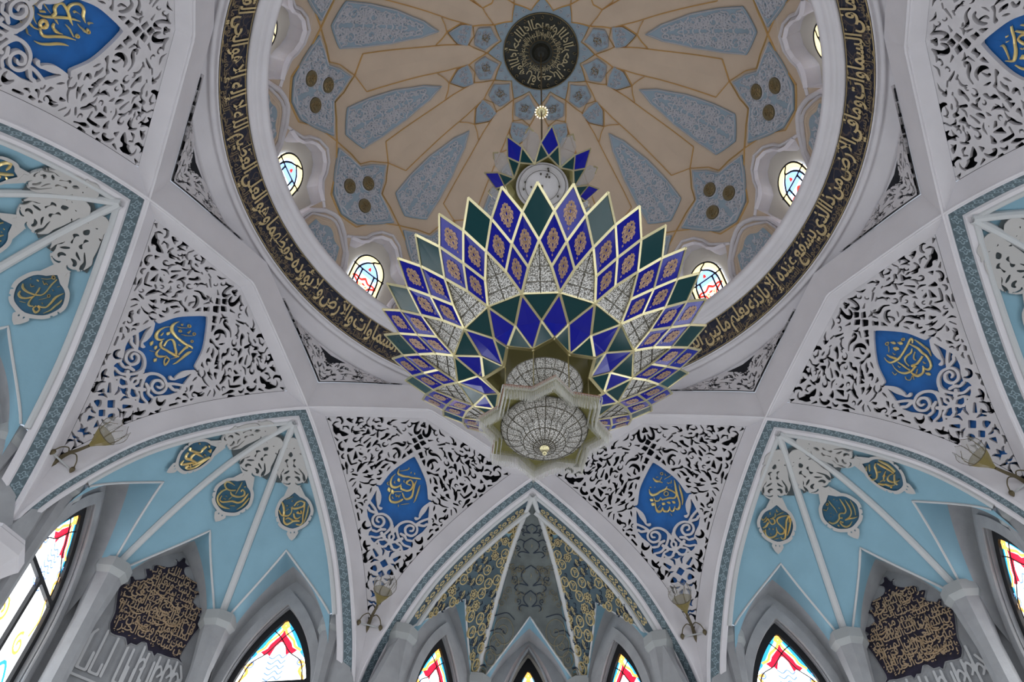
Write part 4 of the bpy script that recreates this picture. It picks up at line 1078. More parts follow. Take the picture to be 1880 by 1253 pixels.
for (x, t), r in discs:
    dm = MB()
    a = np.linspace(0, 2 * pi, 25)[:-1]
    D = Draw(x - r, x + r, t - r, t + r, .004); D.fill(np.stack([x + r * .86 * np.cos(a), t + r * .86 * np.sin(a) * 1.05], 1)); D.sheet(dm, f, -.006, front=-.0125)
    ribbon(rm, np.stack([x + r * .95 * np.cos(a), t + r * 1.0 * np.sin(a)], 1), .0024, f, .0085, .003, 0, True)
    rnd = random.Random(3)
    for k in range(12):
        px, pt = x + rnd.uniform(-.5, .5) * r, t + rnd.uniform(-.55, .55) * r
        ribbon(dm, scroll((px, pt), r * .26, rnd.uniform(0, 360), .9, rnd.choice((1, -1))), .0013, f, .0135, .002, 1)
    disc_mes.append(mesh('gilt_disc', dm, ['dim_gilt', 'old_gold'], tp[0]))
rim_me = mesh('disc_rims', rm, ['dome_relief'], tp[0])
place_panels('star_panel', 'relief panel', 'star-shaped blue panel with three gilt discs over the drum, %s', 'three-disc panels of the dome', tp, VIS_T, [('field', tp[1]), ('filigree', tp[2]), ('gilt_disc', disc_mes[0]), ('gilt_disc', disc_mes[1]), ('gilt_disc', disc_mes[2]), ('disc_rims', rim_me)])
pe = panel('pent', PENT, 0, 7, 4, .005, .010, .0016, .004)
tm = MB(); f = dloc(0.)
rnd = random.Random(12)
for st in MEDAL_TEXT['right a'][2]:
    q = smooth_line(unpack(st, 3), 4); ribbon(tm, q[:, :2] * (.30, -.34) + (0, 1.122), np.maximum(q[:, 2] * .5, .0006), f, .009, .002)
pt_me = mesh('lettering', tm, ['old_gold'], pe[0])
place_panels('pentagon_panel', 'relief panel', 'small blue pentagon panel with gilt script beside the central disc, %s', 'pentagon panels round the central disc', pe, VIS_W, [('field', pe[1]), ('filigree', pe[2]), ('lettering', pt_me)])
ke = panel('kite', KITE, 0, 9, 6, .004, .010, .0022, .004)
place_panels('kite_panel', 'relief panel', 'small blue kite panel with grey tracery between petal and pentagon, %s', 'kite panels of the dome', ke, VIS_W, [('field', ke[1]), ('tracery', ke[2])])
# gold lines of the star net (one sector of 30 degrees, then turned)
def net_sector():
    mb = MB()
    def line(pts, w=.0020, n=5):
        P = dpts(pts); P = resample(P, .012); ribbon(mb, P, w, dloc(0.), .003, .0035)
    for s in (1, -1):
        m = lambda L: [(x * s, t) for x, t in L]
        line(m([(15, .445), (11, .408), (7.2, .348), (5.3, .303)])); line(m([(5.3, .303), (0, .279)]))
        line(m([(15, .445), (9.7, .481), (5.5, .496)])); line(m([(5.5, .496), (4.0, .545), (0, .600), (-3.2, .621), (-6, .637)]))
        line(m([(6.1, .637), (6.3, .73), (6.7, .87), (7.6, .965), (7.7, 1.062)])); line(m([(7.7, 1.062), (5.0, 1.088), (0, 1.137), (-7.5, 1.165), (-15, 1.189)]))
        line(m([(7.7, 1.062), (15, 1.078)])); line(m([(7.7, .93), (11.5, .955), (15, .966)]))
        line(m([(15, .966), (8.6, 1.01), (7.7, 1.062)]), .002)
    return mesh('trim', mb, ['gold_line'], AX)
mat('gold_line', (.72, .48, .20), .35, metal=.5)
net_me = net_sector()
for i, az in enumerate(WIN_AZ): tag(obj('trim_%d' % (18 + i), None, '', c=AX, deg=az - 15, me=net_me), kind='structure')
# blue infill round the central disc
mb = MB()
lathe(mb, [tuple(np.array(dome_rz(1.183)) + (0, -.001)), tuple(np.array(dome_rz(1.206)) + (0, -.001))], 72)
for k in range(12):
    f = dloc(15. + 30 * k - 15)
    D = Draw(-.09, .09, 1.125, 1.205, .004); D.fill(dpts(sym([(0, 1.142), (13.5, 1.186), (14, 1.2), (0, 1.2)]))); D.sheet(mb, f, 0, front=-.002)
    ribbon(mb, scroll((.018, 1.178), .009, 90, 1.2, 1), .0016, f, .004, .002, 1); ribbon(mb, scroll((-.018, 1.178), .009, 90, 1.2, -1), .0016, f, .004, .002, 1)
tag(obj('trim_30', mb, ['dome_blue', 'dome_relief'], c=AX), kind='structure')
# central disc
DC = (0., 0., 2.97)
t = thing('ceiling_medallion', DC, 0, 'round black and gold calligraphy disc at the crown of the dome', 'medallion')
def crown(x, y, d): return np.stack([np.asarray(x, float), np.asarray(y, float), 2.984 - .0 * np.asarray(x) + np.asarray(d)], -1)
mb = MB()
lathe(mb, [(.0, 2.978), (.02, 2.976), (.045, 2.978), (.140, 2.981), (.146, 2.984), (.146, 2.992)], 64)
mat('disc_black', (.016, .018, .014), .35)
obj('disc', mb, 'disc_black', t, smooth=True)
mb = MB()
an = np.linspace(0, 2 * pi, 73)[:-1]
cf = lambda x, y, d: np.stack([np.asarray(x, float), np.asarray(y, float), 2.979 + np.asarray(d)], -1)
for r, w in ((.1425, .0022), (.046, .0012)): ribbon(mb, np.stack([r * np.cos(an), r * np.sin(an)], 1), w, cf, .002, .003, 0, True)
obj('rim', mb, 'old_gold', t)
mb = MB()
def polar(x, y, d):                         # writing runs round the disc, tops outward
    a = np.asarray(x, float) / .105
    return np.stack([np.asarray(y) * np.sin(a), np.asarray(y) * np.cos(a), 2.979 + np.asarray(d)], -1)
W2 = 'بسم الله الرحمن الرحيم قل هو الله أحد الله الصمد لم يلد ولم يولد ولم يكن له كفوا أحد'.split(' ')
lay_items = [(W2, .33, .66, .088, .042), (W2[4:], .33, .66, .066, .024)]
TEXTS = {}
def lay_text(mb, fmap, words, x_start, length, base, size, jitter=.0, lift=-.0035, squeeze=1.0, bold=0.008, gap=.10):
    x = x_start; i = 0
    while abs(x - x_start) < length:
        w = words[i % len(words)]; i += 1
        if w not in TEXTS: TEXTS[w] = text_mesh(w, 1.0, bold)
        V, F = TEXTS[w]
        if not len(V): continue
        wd = V[:, 0].max() - V[:, 0].min(); x0 = x - wd * size * squeeze
        px = x0 + (V[:, 0] - V[:, 0].min()) * size * squeeze; py = base + V[:, 1] * size + random.uniform(-jitter, jitter)
        mb.add(fmap(px, py, np.full(len(px), lift)), F, 0); x = x0 - gap * size * squeeze
lay_text(mb, polar, W2, .33, .62, .090, .052, squeeze=.8, bold=.012, lift=-.004)
lay_text(mb, polar, W2[5:], .33, .64, .062, .030, squeeze=.9, lift=-.004)
for k in range(24):
    a = 2 * pi * k / 24
    ribbon(mb, [(.048 * cos(a), .048 * sin(a)), (.058 * cos(a + .03), .058 * sin(a + .03)), (.078 * cos(a + .02), .078 * sin(a + .02))], [.0008, .0018, .0006], cf, .003, .002)
    ribbon(mb, scroll((.128 * cos(a), .128 * sin(a)), .008, degrees(a), .9, 1), .0012, cf, .003, .002)
o = obj('lettering', mb, 'disc_gold', t) if 'disc_gold' in MATS else obj('lettering', mb, mat('disc_gold', (.42, .36, .22), .45, metal=.3).name, t)
# ------------------------------------------------------------------ drum windows, frames and blind arches
def wpts(a0=0., k=1.0): return [(-6.3 * k, 0), (-6.6 * k, .10)]
def frame_sector():
    mb = MB(); f = dloc(0.)
    for off, w, h in ((0.0, .007, .008), (.024, .006, .004)):
        k = off * 62
        pts = [(-9.3 - k * .9, .250 - off * .6), (-6.6 - k * .5, .270 + off * .5), (-5.0 - k * .55, .295 + off * .35), (-4.3 - k * .5, .325 + off * .45), (-2.6 - k * .35, .354 + off * .75), (0, .368 + off)]
        P = dpts(pts + [(-x, t) for x, t in pts[:-1]][::-1])
        ribbon(mb, resample(P, .008), w, f, .005, h)
    return mesh('trim', mb, ['plaster'], AX)
fr_me = frame_sector()
for i, az in enumerate(WIN_AZ): tag(obj('trim_%d' % (31 + i), None, '', c=AX, deg=az, me=fr_me), kind='structure')
def blind_arch():
    mb = MB(); f = dloc(0.)
    def archpts(k, top): return [(-k, -.01), (-k, .10), (-k * .86, .165), (-k * .48, top - .03), (-k * .2, top - .006), (0, top), (k * .2, top - .006), (k * .48, top - .03), (k * .86, .165), (k, .10), (k, -.01)]
    ribbon(mb, resample(dpts(archpts(8.0, .262)), .01), .009, f, .008, .006)
    ribbon(mb, resample(dpts(archpts(7.0, .238)), .01), .004, f, .006, .005)
    ribbon(mb, resample(dpts(archpts(6.0, .222)), .01), .004, f, .002, .002, 1)
    Q = dpts([(x * .92, t) for x, t in archpts(5.6, .200)])
    D = Draw(-.10, .10, -.01, .21, .006); D.fill(Q); D.sheet(mb, f, 0, 2, front=-.002)
    filigree(mb, Q, f, 26, .006, .018, .002, .004, .002, 3, 4)
    return mesh('trim', mb, ['plaster', 'tan', 'dome_blue', 'dome_relief'], AX)
ba_me = blind_arch()
for i, az in enumerate(WIN_AZ): tag(obj('trim_%d' % (43 + i), None, '', c=AX, deg=az - 15, me=ba_me), kind='structure')
def drum_window():
    f0 = dloc(0.)
    f = lambda x, t, d: f0(x, t, REC - .004 + np.asarray(d))
    hw = .064
    def rnd_arch(hw, ts, tt, t0): 
        a = np.linspace(0, pi, 17)
        return [(-hw, t0)] + [(-hw * cos(q), ts + (tt - ts) * sin(q) ** .9) for q in a] + [(hw, t0)]
    fr = MB()
    D = Draw(-hw - .01, hw + .01, .03, .31, .0035)
    D.fill(rnd_arch(hw, .21, .295, .04)); D.cutpoly(rnd_arch(hw - .006, .21, .289, .046))
    D.stroke([(-hw, .218), (hw, .218)], .0030); D.stroke([(-.026, .04), (-.026, .218)], .0028); D.stroke([(.026, .04), (.026, .218)], .0028)
    D.stroke(smooth_line([(-.042, .10), (-.044, .20), (-.026, .245), (0, .268)]), .0030); D.stroke(smooth_line([(.042, .10), (.044, .20), (.026, .245), (0, .268), (.018, .282)]), .0030)
    D.sheet(fr, f, .0, front=-.008)
    pn = MB()
    D = Draw(-hw, hw, .04, .30, .005); D.fill(rnd_arch(hw, .21, .293, .042)); D.sheet(pn, f, 0, 0, front=-.002)
    D = Draw(-hw, hw, .04, .30, .004); D.fill(rnd_arch(hw, .21, .293, .042)); D.cutpoly(rnd_arch(hw * .74, .21, .270, .03)); D.sheet(pn, f, 0, 1, front=-.004)
    D = Draw(-.05, .05, .08, .27, .003); D.fill(rnd_arch(.040, .215, .262, .20)); D.sheet(pn, f, 0, 3, front=-.004)
    D = Draw(-.05, .05, .06, .26, .003)
    D.fill([(-.004, .240), (0, .248), (.005, .240), (.006, .230), (-.006, .231)])
    for s in (1, -1):
        D.stroke(smooth_line([(0, .188), (s * .016, .172), (s * .034, .176), (s * .046, .168), (s * .030, .158), (s * .012, .140), (0, .120)]), .0045)
        D.stroke(smooth_line([(0, .160), (s * .014, .150), (s * .02, .13), (s * .03, .11)]), .004)
    D.sheet(pn, f, 0, 2, front=-.006)
    for s in (1, -1): ribbon(pn, smooth_line([(s * .002, .150), (s * .018, .160), (s * .012, .135), (s * .022, .12)], 3), .004, f, .0068, 0, 1)
    return fr, pn
fw, pw = drum_window()
wc = tuple(dome_map(0., .15, REC))
fw_me = mesh('frame', fw, ['iron'], wc); pw_me = mesh('pane', pw, ['drum_white', 'drum_yellow', 'drum_red', 'drum_blue'], wc)
for i, az in enumerate(WIN_AZ):
    t = thing('window_%d' % (nwin + 1 + i), wc, az, kind='structure')
    obj('frame', None, '', t, me=fw_me); obj('pane', None, '', t, me=pw_me)
# ------------------------------------------------------------------ openwork spandrels between the arches
H0 = lace_half(LY0)
def lace_w(L): return lace_half(np.interp(L, _ll, _ly))
LT = np.linspace(0, LLEN - .012, 30)
def lace_edge(inset):
    w = lace_w(LT) - inset
    k = w > .0005
    return [(-a, l) for a, l in zip(w[k], LT[k] + inset * (LT[k] < .001))] + [(a, l) for a, l in zip(w[k][::-1], (LT[k] + inset * (LT[k] < .001))[::-1])]
def mirror(P): return P * np.array([-1, 1]) if P.shape[1] == 2 else P * np.array([-1, 1, 1])
SHIELD_HALF = unpack(LACE_SHIELD, 2)
SHIELD_HALF[0, 0] = 0.
SHIELD_POLY = np.vstack([SHIELD_HALF, [[0, .452]], mirror(SHIELD_HALF)[::-1][:-1]])
SHIELD_SMOOTH = np.vstack([smooth_line(SHIELD_HALF[:4], 4), SHIELD_HALF[4:], [[0, .452]], mirror(SHIELD_HALF[4:])[::-1], mirror(smooth_line(SHIELD_HALF[:4], 4))[::-1][:-1]])
def build_lattice():
    mb = MB()
    D = Draw(-.325, .325, -.005, LLEN, .0027)
    D.fill(lace_edge(0.0))
    for h in LACE_HOLES:
        P = unpack(h, 2)
        for Q in (P, mirror(P)): D.cutpoly(smooth_line(Q, 2, True) if len(Q) > 4 else Q)
    for h in LACE_SLITS:
        P = unpack(h, 3)
        for Q in (P, mirror(P)):
            q = smooth_line(Q, 4)
            D.cut(q[:, :2], np.maximum(q[:, 2], .0009))
    for y, r in ((.1015, .0125), (.0665, .0105)): D.cutpoly([(0, y - r), (r, y), (0, y + r), (-r, y)])
    for y, r in ((.492, .013), (.525, .011)): D.cutpoly([(0, y - r), (r, y), (0, y + r), (-r, y)])
    D.cutpoly([(-.012, .60), (0, .575), (.012, .60), (0, .592)])
    D.cutpoly([(-.020, .552), (-.005, .545), (-.012, .566)]); D.cutpoly([(.020, .552), (.005, .545), (.012, .566)])
    D.cutpoly(SHIELD_SMOOTH)
    D.F = D.F + .0010
    keep = np.full(D.X.shape, 1e3)
    sd = smooth_line(np.array([(.0944, .286), (.0894, .2539), (.0594, .1965), (.022, .1558), (0, .1378), (-.030, .108), (-.075, .060), (-.125, .020)]), 4)
    big = smooth_line(np.array([(.094, .30), (.12, .27), (.165, .20), (.20, .13), (.245, .075), (.30, .045)]), 4)
    low = smooth_line(np.array([(.10, .33), (.085, .40), (.045, .455), (0, .48)]), 4)
    for P in (sd, big, low):
        for Q in (P, mirror(P)): np.minimum(keep, D.stroke_field(Q, .0095), out=keep)
    rnd = random.Random(21)
    for n_ in range(5000):                   # small leaf-shaped piercings in what is still plain
        q = np.array([rnd.uniform(.004, .31), rnd.uniform(.006, LLEN - .03)])
        if q[0] > lace_w(q[1]) - .008: continue
        j, i = int((q[1] - D.ys[0]) / D.step), int((q[0] - D.xs[0]) / D.step)
        r = -float(D.F[j, i])
        if r < .0078 or keep[j, i] < .004: continue
        if r > .0115:                        # a hooked tendril
            a0 = rnd.uniform(0, 2 * pi); hd = rnd.choice((1, -1)); tt = np.linspace(0, 1, 14)
            rr = r * (.62 - .30 * tt); an = a0 + hd * tt * radians(285)
            pts = np.stack([q[0] + rr * np.cos(an), q[1] + rr * np.sin(an)], 1); w = r * np.interp(tt, [0, .35, .8, 1], [.04, .20, .15, .06])
            for sg in (1, -1): D.cut(pts * (sg, 1), w)
            continue
        a = rnd.uniform(0, pi); l = min(.016, r * 1.5); k = rnd.choice((1, -1)) * l * .45; u = np.array([cos(a), sin(a)]); v = np.array([-u[1], u[0]])
        pts = smooth_line([q - u * l, q - u * l * .4 + v * k * .7, q + v * k, q + u * l * .5 + v * k * .5, q + u * l], 4)
        w = np.sin(np.linspace(.12, pi - .25, len(pts))) * min(.0036, r * .42)
        for sg in (1, -1): D.cut(pts * (sg, 1), w)
    S = np.full(D.X.shape, 1e3)
    for h in LACE_SCROLLS:
        P = unpack(h, 3)
        for Q in (P, mirror(P)):
            q = smooth_line(Q, 4)
            np.minimum(S, D.stroke_field(q[:, :2], q[:, 2]), out=S)
    D.F = np.minimum(D.F, np.maximum(S, D.poly_field(lace_edge(0.0))))
    D.sheet(mb, lambda x, y, d: lace_map(x, y, d), .012)
    return mb
LC = tuple(lace_map(np.array(0.), np.array(.40)) )
lat_me = mesh('lattice', build_lattice(), ['stucco'], LC)
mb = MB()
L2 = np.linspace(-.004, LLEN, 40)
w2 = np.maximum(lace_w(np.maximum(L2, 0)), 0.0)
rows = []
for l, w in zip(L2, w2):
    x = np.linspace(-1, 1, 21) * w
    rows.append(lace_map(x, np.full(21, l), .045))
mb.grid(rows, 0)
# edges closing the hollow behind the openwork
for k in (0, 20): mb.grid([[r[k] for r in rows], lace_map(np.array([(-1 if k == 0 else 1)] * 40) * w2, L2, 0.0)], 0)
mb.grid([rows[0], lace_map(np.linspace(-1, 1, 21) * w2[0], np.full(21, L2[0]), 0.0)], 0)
hollow_me = mesh('hollow', mb, ['void_shade'], LC)
mb = MB()
D = Draw(-.16, .16, .10, LLEN, .006)
grow = SHIELD_POLY.copy(); c0 = np.array([0, .31]); grow = c0 + (grow - c0) * 1.07
D.fill(grow)
D.fill([(-.045, .44), (.045, .44), (.030, .50), (.022, .56), (.012, .62), (-.012, .62), (-.022, .56), (-.030, .50)])
D.clip(lace_edge(.004))
D.sheet(mb, lambda x, y, d: lace_map(x, y, d), .044, front=.014)
blue_me = mesh('shield', mb, ['shield_blue'], LC)
SPAN = [(-22.5, 'B', 'left of the front niche'), (22.5, 'C', 'right of the front niche'),
        (-67.5, 'A', 'beside the left niche'), (67.5, 'D', 'beside the right niche'),
        (-112.5, 'E', 'top left'), (112.5, None, 'top right')]
for a, k, where in SPAN:
    t = thing('openwork_spandrel', LC, a, 'white pierced spandrel with blue gold-lettered shield, ' + where, 'openwork panel', 'pierced spandrels round the dome')
    obj('lattice', None, '', t, me=lat_me); obj('hollow', None, '', t, me=hollow_me)
    s = obj('shield', None, '', t, me=blue_me); s['label'] = 'blue shield behind the scrolls'
    lt = MB()
    for st in (SHIELD_TEXT[k] if k else SHIELD_TEXT['B']):
        q = smooth_line(unpack(st, 3), 4)
        ribbon(lt, q[:, :2], np.maximum(q[:, 2], .0007), lambda x, y, d: lace_map(x, y, d + .012), .004, .003)
    o = obj('lettering', lt, 'gold', t); o['label'] = 'gold Arabic calligraphy'
# plain backs of the two spandrels behind the camera
for a in (-157.5, 157.5):
    t = thing('openwork_spandrel', LC, a, 'white pierced stucco spandrel behind the viewer', 'openwork panel', 'pierced spandrels round the dome')
    obj('lattice', None, '', t, me=lat_me); obj('hollow', None, '', t, me=hollow_me); obj('shield', None, '', t, me=blue_me)

# small pierced pieces in the corners between octagon and ring
def corner_map(x, y, d):
    """x: azimuth from the node in degrees, y: 0 at the octagon, 1 at the ring."""
    x = np.asarray(x, float); y = np.asarray(y, float)
    a = np.radians(np.abs(x)); b = radians(22.5) - a
    r0 = (A0 - LW) / np.cos(b); s0 = (A0 - LW) * np.tan(b); z0 = arch(s0) + .105
    r = r0 + (.962 - r0) * y; z = z0 + (np.maximum(1.962, z0 + .004) - z0) * y
    r = r - d * -.95; z = z + d * .3
    return np.stack([r * np.sin(np.radians(x)), r * np.cos(np.radians(x)), z], -1)
mb = MB()
k = .0165
D = Draw(-17, 17, 0, 1.02, .05)
D.xs = np.linspace(-17, 17, 240); D.ys = np.linspace(0, 1, 64); D.X, D.Y = np.meshgrid(D.xs, D.ys)
zt = lambda x: .142 * np.maximum(.12, (1 - np.abs(x) / 22.5))
SX, SY = D.X * k, D.Y * zt(D.X)
D.F = np.where((np.abs(D.X) < 16) & (D.Y > .0), -.01, .01)
D.F = np.maximum(SY - (.100 - .30 * np.abs(np.abs(SX) - .06)), -1) ; D.F = np.maximum(D.F, .012 - .0 - np.abs(SX) - SY * .35 * 0) if False else D.F
D.F = np.maximum(D.F, np.abs(D.X) * k - 15.5 * k)
D.F = np.maximum(D.F, -(np.abs(SX) * 1.0 - .012 - .0 * SY) * np.where(SY > .055, 1, -1) * 1.0) if False else D.F
random.seed(5)
for i in range(150):
    cx, cy = random.uniform(-.25, .25), random.uniform(.006, .092)
    if i % 3 == 0: p = scroll((cx, cy), random.uniform(.005, .009), random.uniform(0, 360), .9, random.choice((1, -1)))
    else:
        a = random.uniform(0, pi); l = random.uniform(.004, .008)
        p = np.array([(cx - l * cos(a), cy - l * sin(a)), (cx + .002, cy), (cx + l * cos(a), cy + l * sin(a))])
    for sg in (1, -1):
        best = np.full(D.X.shape, 1e3)
        w = .0016
        for q in range(len(p) - 1):
            a_, b_ = p[q] * (sg, 1), p[q + 1] * (sg, 1); dd = b_ - a_; LL = dd @ dd + 1e-12
            tt = np.clip(((SX - a_[0]) * dd[0] + (SY - a_[1]) * dd[1]) / LL, 0, 1)
            np.minimum(best, np.hypot(SX - a_[0] - tt * dd[0], SY - a_[1] - tt * dd[1]) - w, out=best)
        np.maximum(D.F, -best, out=D.F)
def cornersheet():
    m = MB()
    sheet_az(D, m, lambda x, y, d: corner_map(x, y, d), -.002, 0, front=-.011)
    return m
corner_lace = mesh('pierced_corner', cornersheet(), ['stucco', 'void_shade'], tuple(corner_map(np.array(0.), np.array(.5), 0)))
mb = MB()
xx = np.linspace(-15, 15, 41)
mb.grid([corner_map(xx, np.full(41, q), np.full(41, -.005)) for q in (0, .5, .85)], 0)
corner_dark = mesh('hollow', mb, ['void_shade'], tuple(corner_map(np.array(0.), np.array(.5), 0)))  # dark sheet painted as the shade seen through the piercings
for a, wh in ((-45, 'over the front-left niche'), (45, 'over the front-right niche'), (-90, 'over the left niche'), (90, 'over the right niche'), (0, 'over the front niche, behind the chandelier')):
    t = thing('pierced_corner', tuple(corner_map(np.array(0.), np.array(.5), 0)), a, 'small pierced white corner piece between ring and arches, ' + wh, 'openwork panel', 'pierced corners under the ring')
    obj('lattice', None, '', t, me=corner_lace); obj('hollow', None, '', t, me=corner_dark)
# ------------------------------------------------------------------ inscription ring
RB0, RB1 = np.array([.8905, 1.988]), np.array([.846, 2.085])
RBL = float(np.hypot(*(RB1 - RB0)))
RBR = .868
def band_map(x, y, d):                     # x arc length (clockwise seen from below is +), y up the band, d > 0 behind
    x = np.asarray(x, float); y = np.asarray(y, float)
    t = y / RBL
    n = np.array([(RB1 - RB0)[1], -(RB1 - RB0)[0]]) / RBL
    r = RB0[0] + (RB1 - RB0)[0] * t + n[0] * d; z = RB0[1] + (RB1 - RB0)[1] * t + n[1] * d
    a = x / RBR
    return np.stack([r * np.sin(a), r * np.cos(a), z], -1)
BC = (0., 0., 2.03)
t = thing('inscription_ring', BC, 0, 'dark navy ring-shaped frieze lettered in gold round the foot of the dome', 'inscription')
mb = MB()
a = np.linspace(0, 2 * pi * RBR, 181)
mb.grid([band_map(a, np.full(181, q * RBL), 0.) for q in (0, .5, 1)], 0)
obj('band', mb, 'navy_vines', t)
mb = MB()
for q in (.004, RBL - .004):
    ribbon(mb, np.stack([a[:-1], np.full(180, q)], 1), .0016, band_map, .001, .001, 0, True)
obj('border', mb, 'old_gold', t)
VERSE = ('الله لا إله إلا هو الحي القيوم لا تأخذه سنة ولا نوم له ما في السماوات وما في الأرض من ذا الذي يشفع عنده إلا بإذنه '
         'يعلم ما بين أيديهم وما خلفهم ولا يحيطون بشيء من علمه إلا بما شاء وسع كرسيه السماوات والأرض ولا يؤوده حفظهما وهو العلي العظيم')
random.seed(3)
mb = MB()
W = VERSE.split(' ')
lay_text(mb, band_map, W, 2.6, 5.25, .040, .082, jitter=.003, squeeze=.56, bold=.020)
o = obj('lettering', mb, 'gold_letters', t); o['label'] = 'large gold Arabic lettering'
mb = MB()
lay_text(mb, band_map, W[17:] + W[:17], 2.55, 5.15, .014, .032, jitter=.003, squeeze=.8, bold=.002)
o = obj('small_lettering', mb, mat('brown_gold', (.20, .15, .09), .5).name, t); o['label'] = 'fine brown-gold second line'
# fine marks above and below the letters
mb = MB()
for i in range(330):
    x = -2.7 + 5.4 * i / 330 + random.uniform(-.006, .006); y = random.choice((random.uniform(.085, .099), random.uniform(.006, .016), random.uniform(.03, .05)))
    a0 = random.uniform(.3, 1.2); l = random.uniform(.006, .011)
    ribbon(mb, [(x - l * cos(a0), y - l * .4 * sin(a0)), (x, y + .001), (x + l * cos(a0), y + l * .4 * sin(a0))], [.0006, .0013, .0005], band_map, .002, .001)
o = obj('vowel_marks', mb, 'old_gold', t); o['kind'] = 'stuff'
# ------------------------------------------------------------------ medallions with their carved pendants, in the vault cells
V0 = .565
BSC = {'left': (.2039, .6007), 'middle': (.20114, .64988), 'right': (.2039, .6007)}
def cell_map(b):
    """(x, y) on a vault cell: y down from the medallion's level, x across, the same true width everywhere."""
    W, L = BSC[b]
    def f(x, y, d):
        x = np.asarray(x, float); y = np.asarray(y, float)
        v = V0 + y / L
        k = rib_curve(BAYS[b][0], np.clip(v, .01, 1)); q = rib_curve(BAYS[b][1], np.clip(v, .01, 1))
        wv = np.linalg.norm(q - k, axis=-1)
        return bay_map(b, .5 + x / np.maximum(wv, .01), v, np.asarray(d, float))
    return f
ORN_O = unpack(ORN_OUTLINE, 2); ORN_H = [unpack(h, 2) for h in ORN_HOLES]
def straighten(P):                          # traced on a tapering cell: bring the ornament upright about its axis
    P = P.copy(); t = (P[:, 1] + .2976) / (-.068 + .2976)
    wv = np.interp(P[:, 1], [-.2976, -.068], [.070, .180]) / .2039
    P[:, 0] = (P[:, 0] - (.0844 + (.0175 - .0844) * t)) * wv * .80
    P[:, 1] = -.072 + (P[:, 1] + .072) * .88
    return P
def med_shape(grow=0.0):
    r = .0535 + grow; h = []
    for a in np.linspace(-90, 90, 19):
        k = r * (1 + .012 * cos(radians(a * 8)))
        h.append((k * cos(radians(a)), k * sin(radians(a)) * .98))
    h = [(x, y) for x, y in h if not (x < .016 and y < 0)]
    h = [(0, -.0645 - grow)] + [(.008, -.058 - grow)] + h
    h = [(max(0, x), y) for x, y in h]
    return np.array(h + [(-x, y) for x, y in h[::-1] if x > 1e-6])
def build_medal(b, ctr, tip_x=0.0):
    f0 = cell_map(b); cx, cy = ctr
    ax = lambda y: cx * np.clip((y + .30) / (.30 + cy), 0, 1)
    def f(x, y, d): return f0(np.asarray(x) + ax(np.asarray(y) + cy * np.clip((np.asarray(y) + .30) / .30, 0, 1)), np.asarray(y) + cy * np.clip((np.asarray(y) + .30) / .30, 0, 1), d)
    fr, di, pe = MB(), MB(), MB()
    D = Draw(-.09, .09, -.09, .10, .0030)
    D.fill(med_shape(.0092)); 
    D.fill([(-.020, -.085), (.020, -.085), (.036, -.050), (-.036, -.050)])
    D.fill(smooth_line([(-.010, .058), (-.018, .062), (-.017, .070), (0, .088), (.017, .070), (.018, .062), (.010, .058)], 2, True))
    D.cutpoly(med_shape(-.001))
    for x, y in ((.009, -.077), (-.009, -.077), (.056, .016), (.050, .032), (-.056, .016), (-.050, .032), (.006, .064), (-.006, .064)): D.cutpoly([(x, y - .0032), (x + .0032, y), (x, y + .0032), (x - .0032, y)])
    D.sheet(fr, f, .0, front=-.011)
    D = Draw(-.07, .07, -.075, .065, .0045); D.fill(med_shape(.004)); D.sheet(di, f, 0, front=-.007)
    D = Draw(-.09, .09, -.31, -.07, .0030); D.fill(smooth_line(straighten(ORN_O), 2, True)); D.fill([(-.012, -.09), (.012, -.09), (.016, -.07), (-.016, -.07)])
    for h in ORN_H: D.cutpoly(smooth_line(straighten(h), 2, True))
    D.sheet(pe, f, -.005, front=-.012)
    return fr, di, pe, f
bk_cache = {}
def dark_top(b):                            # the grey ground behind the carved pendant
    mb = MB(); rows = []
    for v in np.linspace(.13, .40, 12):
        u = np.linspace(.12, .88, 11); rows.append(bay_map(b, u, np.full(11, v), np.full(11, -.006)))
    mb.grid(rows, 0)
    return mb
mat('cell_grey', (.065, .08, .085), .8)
ctrs = {'left a': (-.039, .012), 'left b': (-.0044, -.0087), 'left c': (.0175, -.0047), 'right a': (-.0099, -.0041), 'right b': (.0109, -.0045), 'right c': (.0441, .0278), 'far left': (.0083, .0131)}
MEDS = [(k, MEDAL_TEXT[k][0], MEDAL_TEXT[k][1], ctrs[k], k) for k in MEDAL_TEXT]
MEDS += [('x1', -90, 'middle', (0, 0), 'right b'), ('x2', -90, 'left', (0, 0), 'left b'), ('x3', 90, 'left', (-.008, .013), 'left c'), ('x4', 90, 'middle', (0, 0), 'right a')]
WH = {-45: 'front-left niche', 45: 'front-right niche', -90: 'left niche', 90: 'right niche'}
mat('gold_relief', (.86, .66, .30), .30, metal=.5)
for key, th, b, ctr, tx in MEDS:
    fr, di, pe, f = build_medal(b, ctr)
    c = tuple(bay_map(b, np.array(.5), np.array(.55)))
    t = thing('calligraphy_medallion', c, th, 'blue medallion with gold script under a carved pendant, %s cell of the %s' % (b, WH[th]), 'medallion', 'medallions in the blue niches')
    obj('frame', fr, 'carved_shade_grey', t); o = obj('disc', di, 'medal_blue', t); o['label'] = 'dark blue disc'
    obj('pendant', pe, 'carved_shade_grey', t)
    obj('pendant_ground', dark_top(b), 'cell_grey', t)
    lt = MB(); c0 = np.array(ctrs[tx]); f1 = f
    for st in MEDAL_TEXT[tx][2]:
        q = smooth_line(unpack(st, 3), 4); q[:, :2] -= c0
        ribbon(lt, q[:, :2], np.maximum(q[:, 2] * 1.15, .0009), f1, .0105, .0045)
    o = obj('lettering', lt, 'gold_relief', t); o['label'] = 'gold Arabic calligraphy'

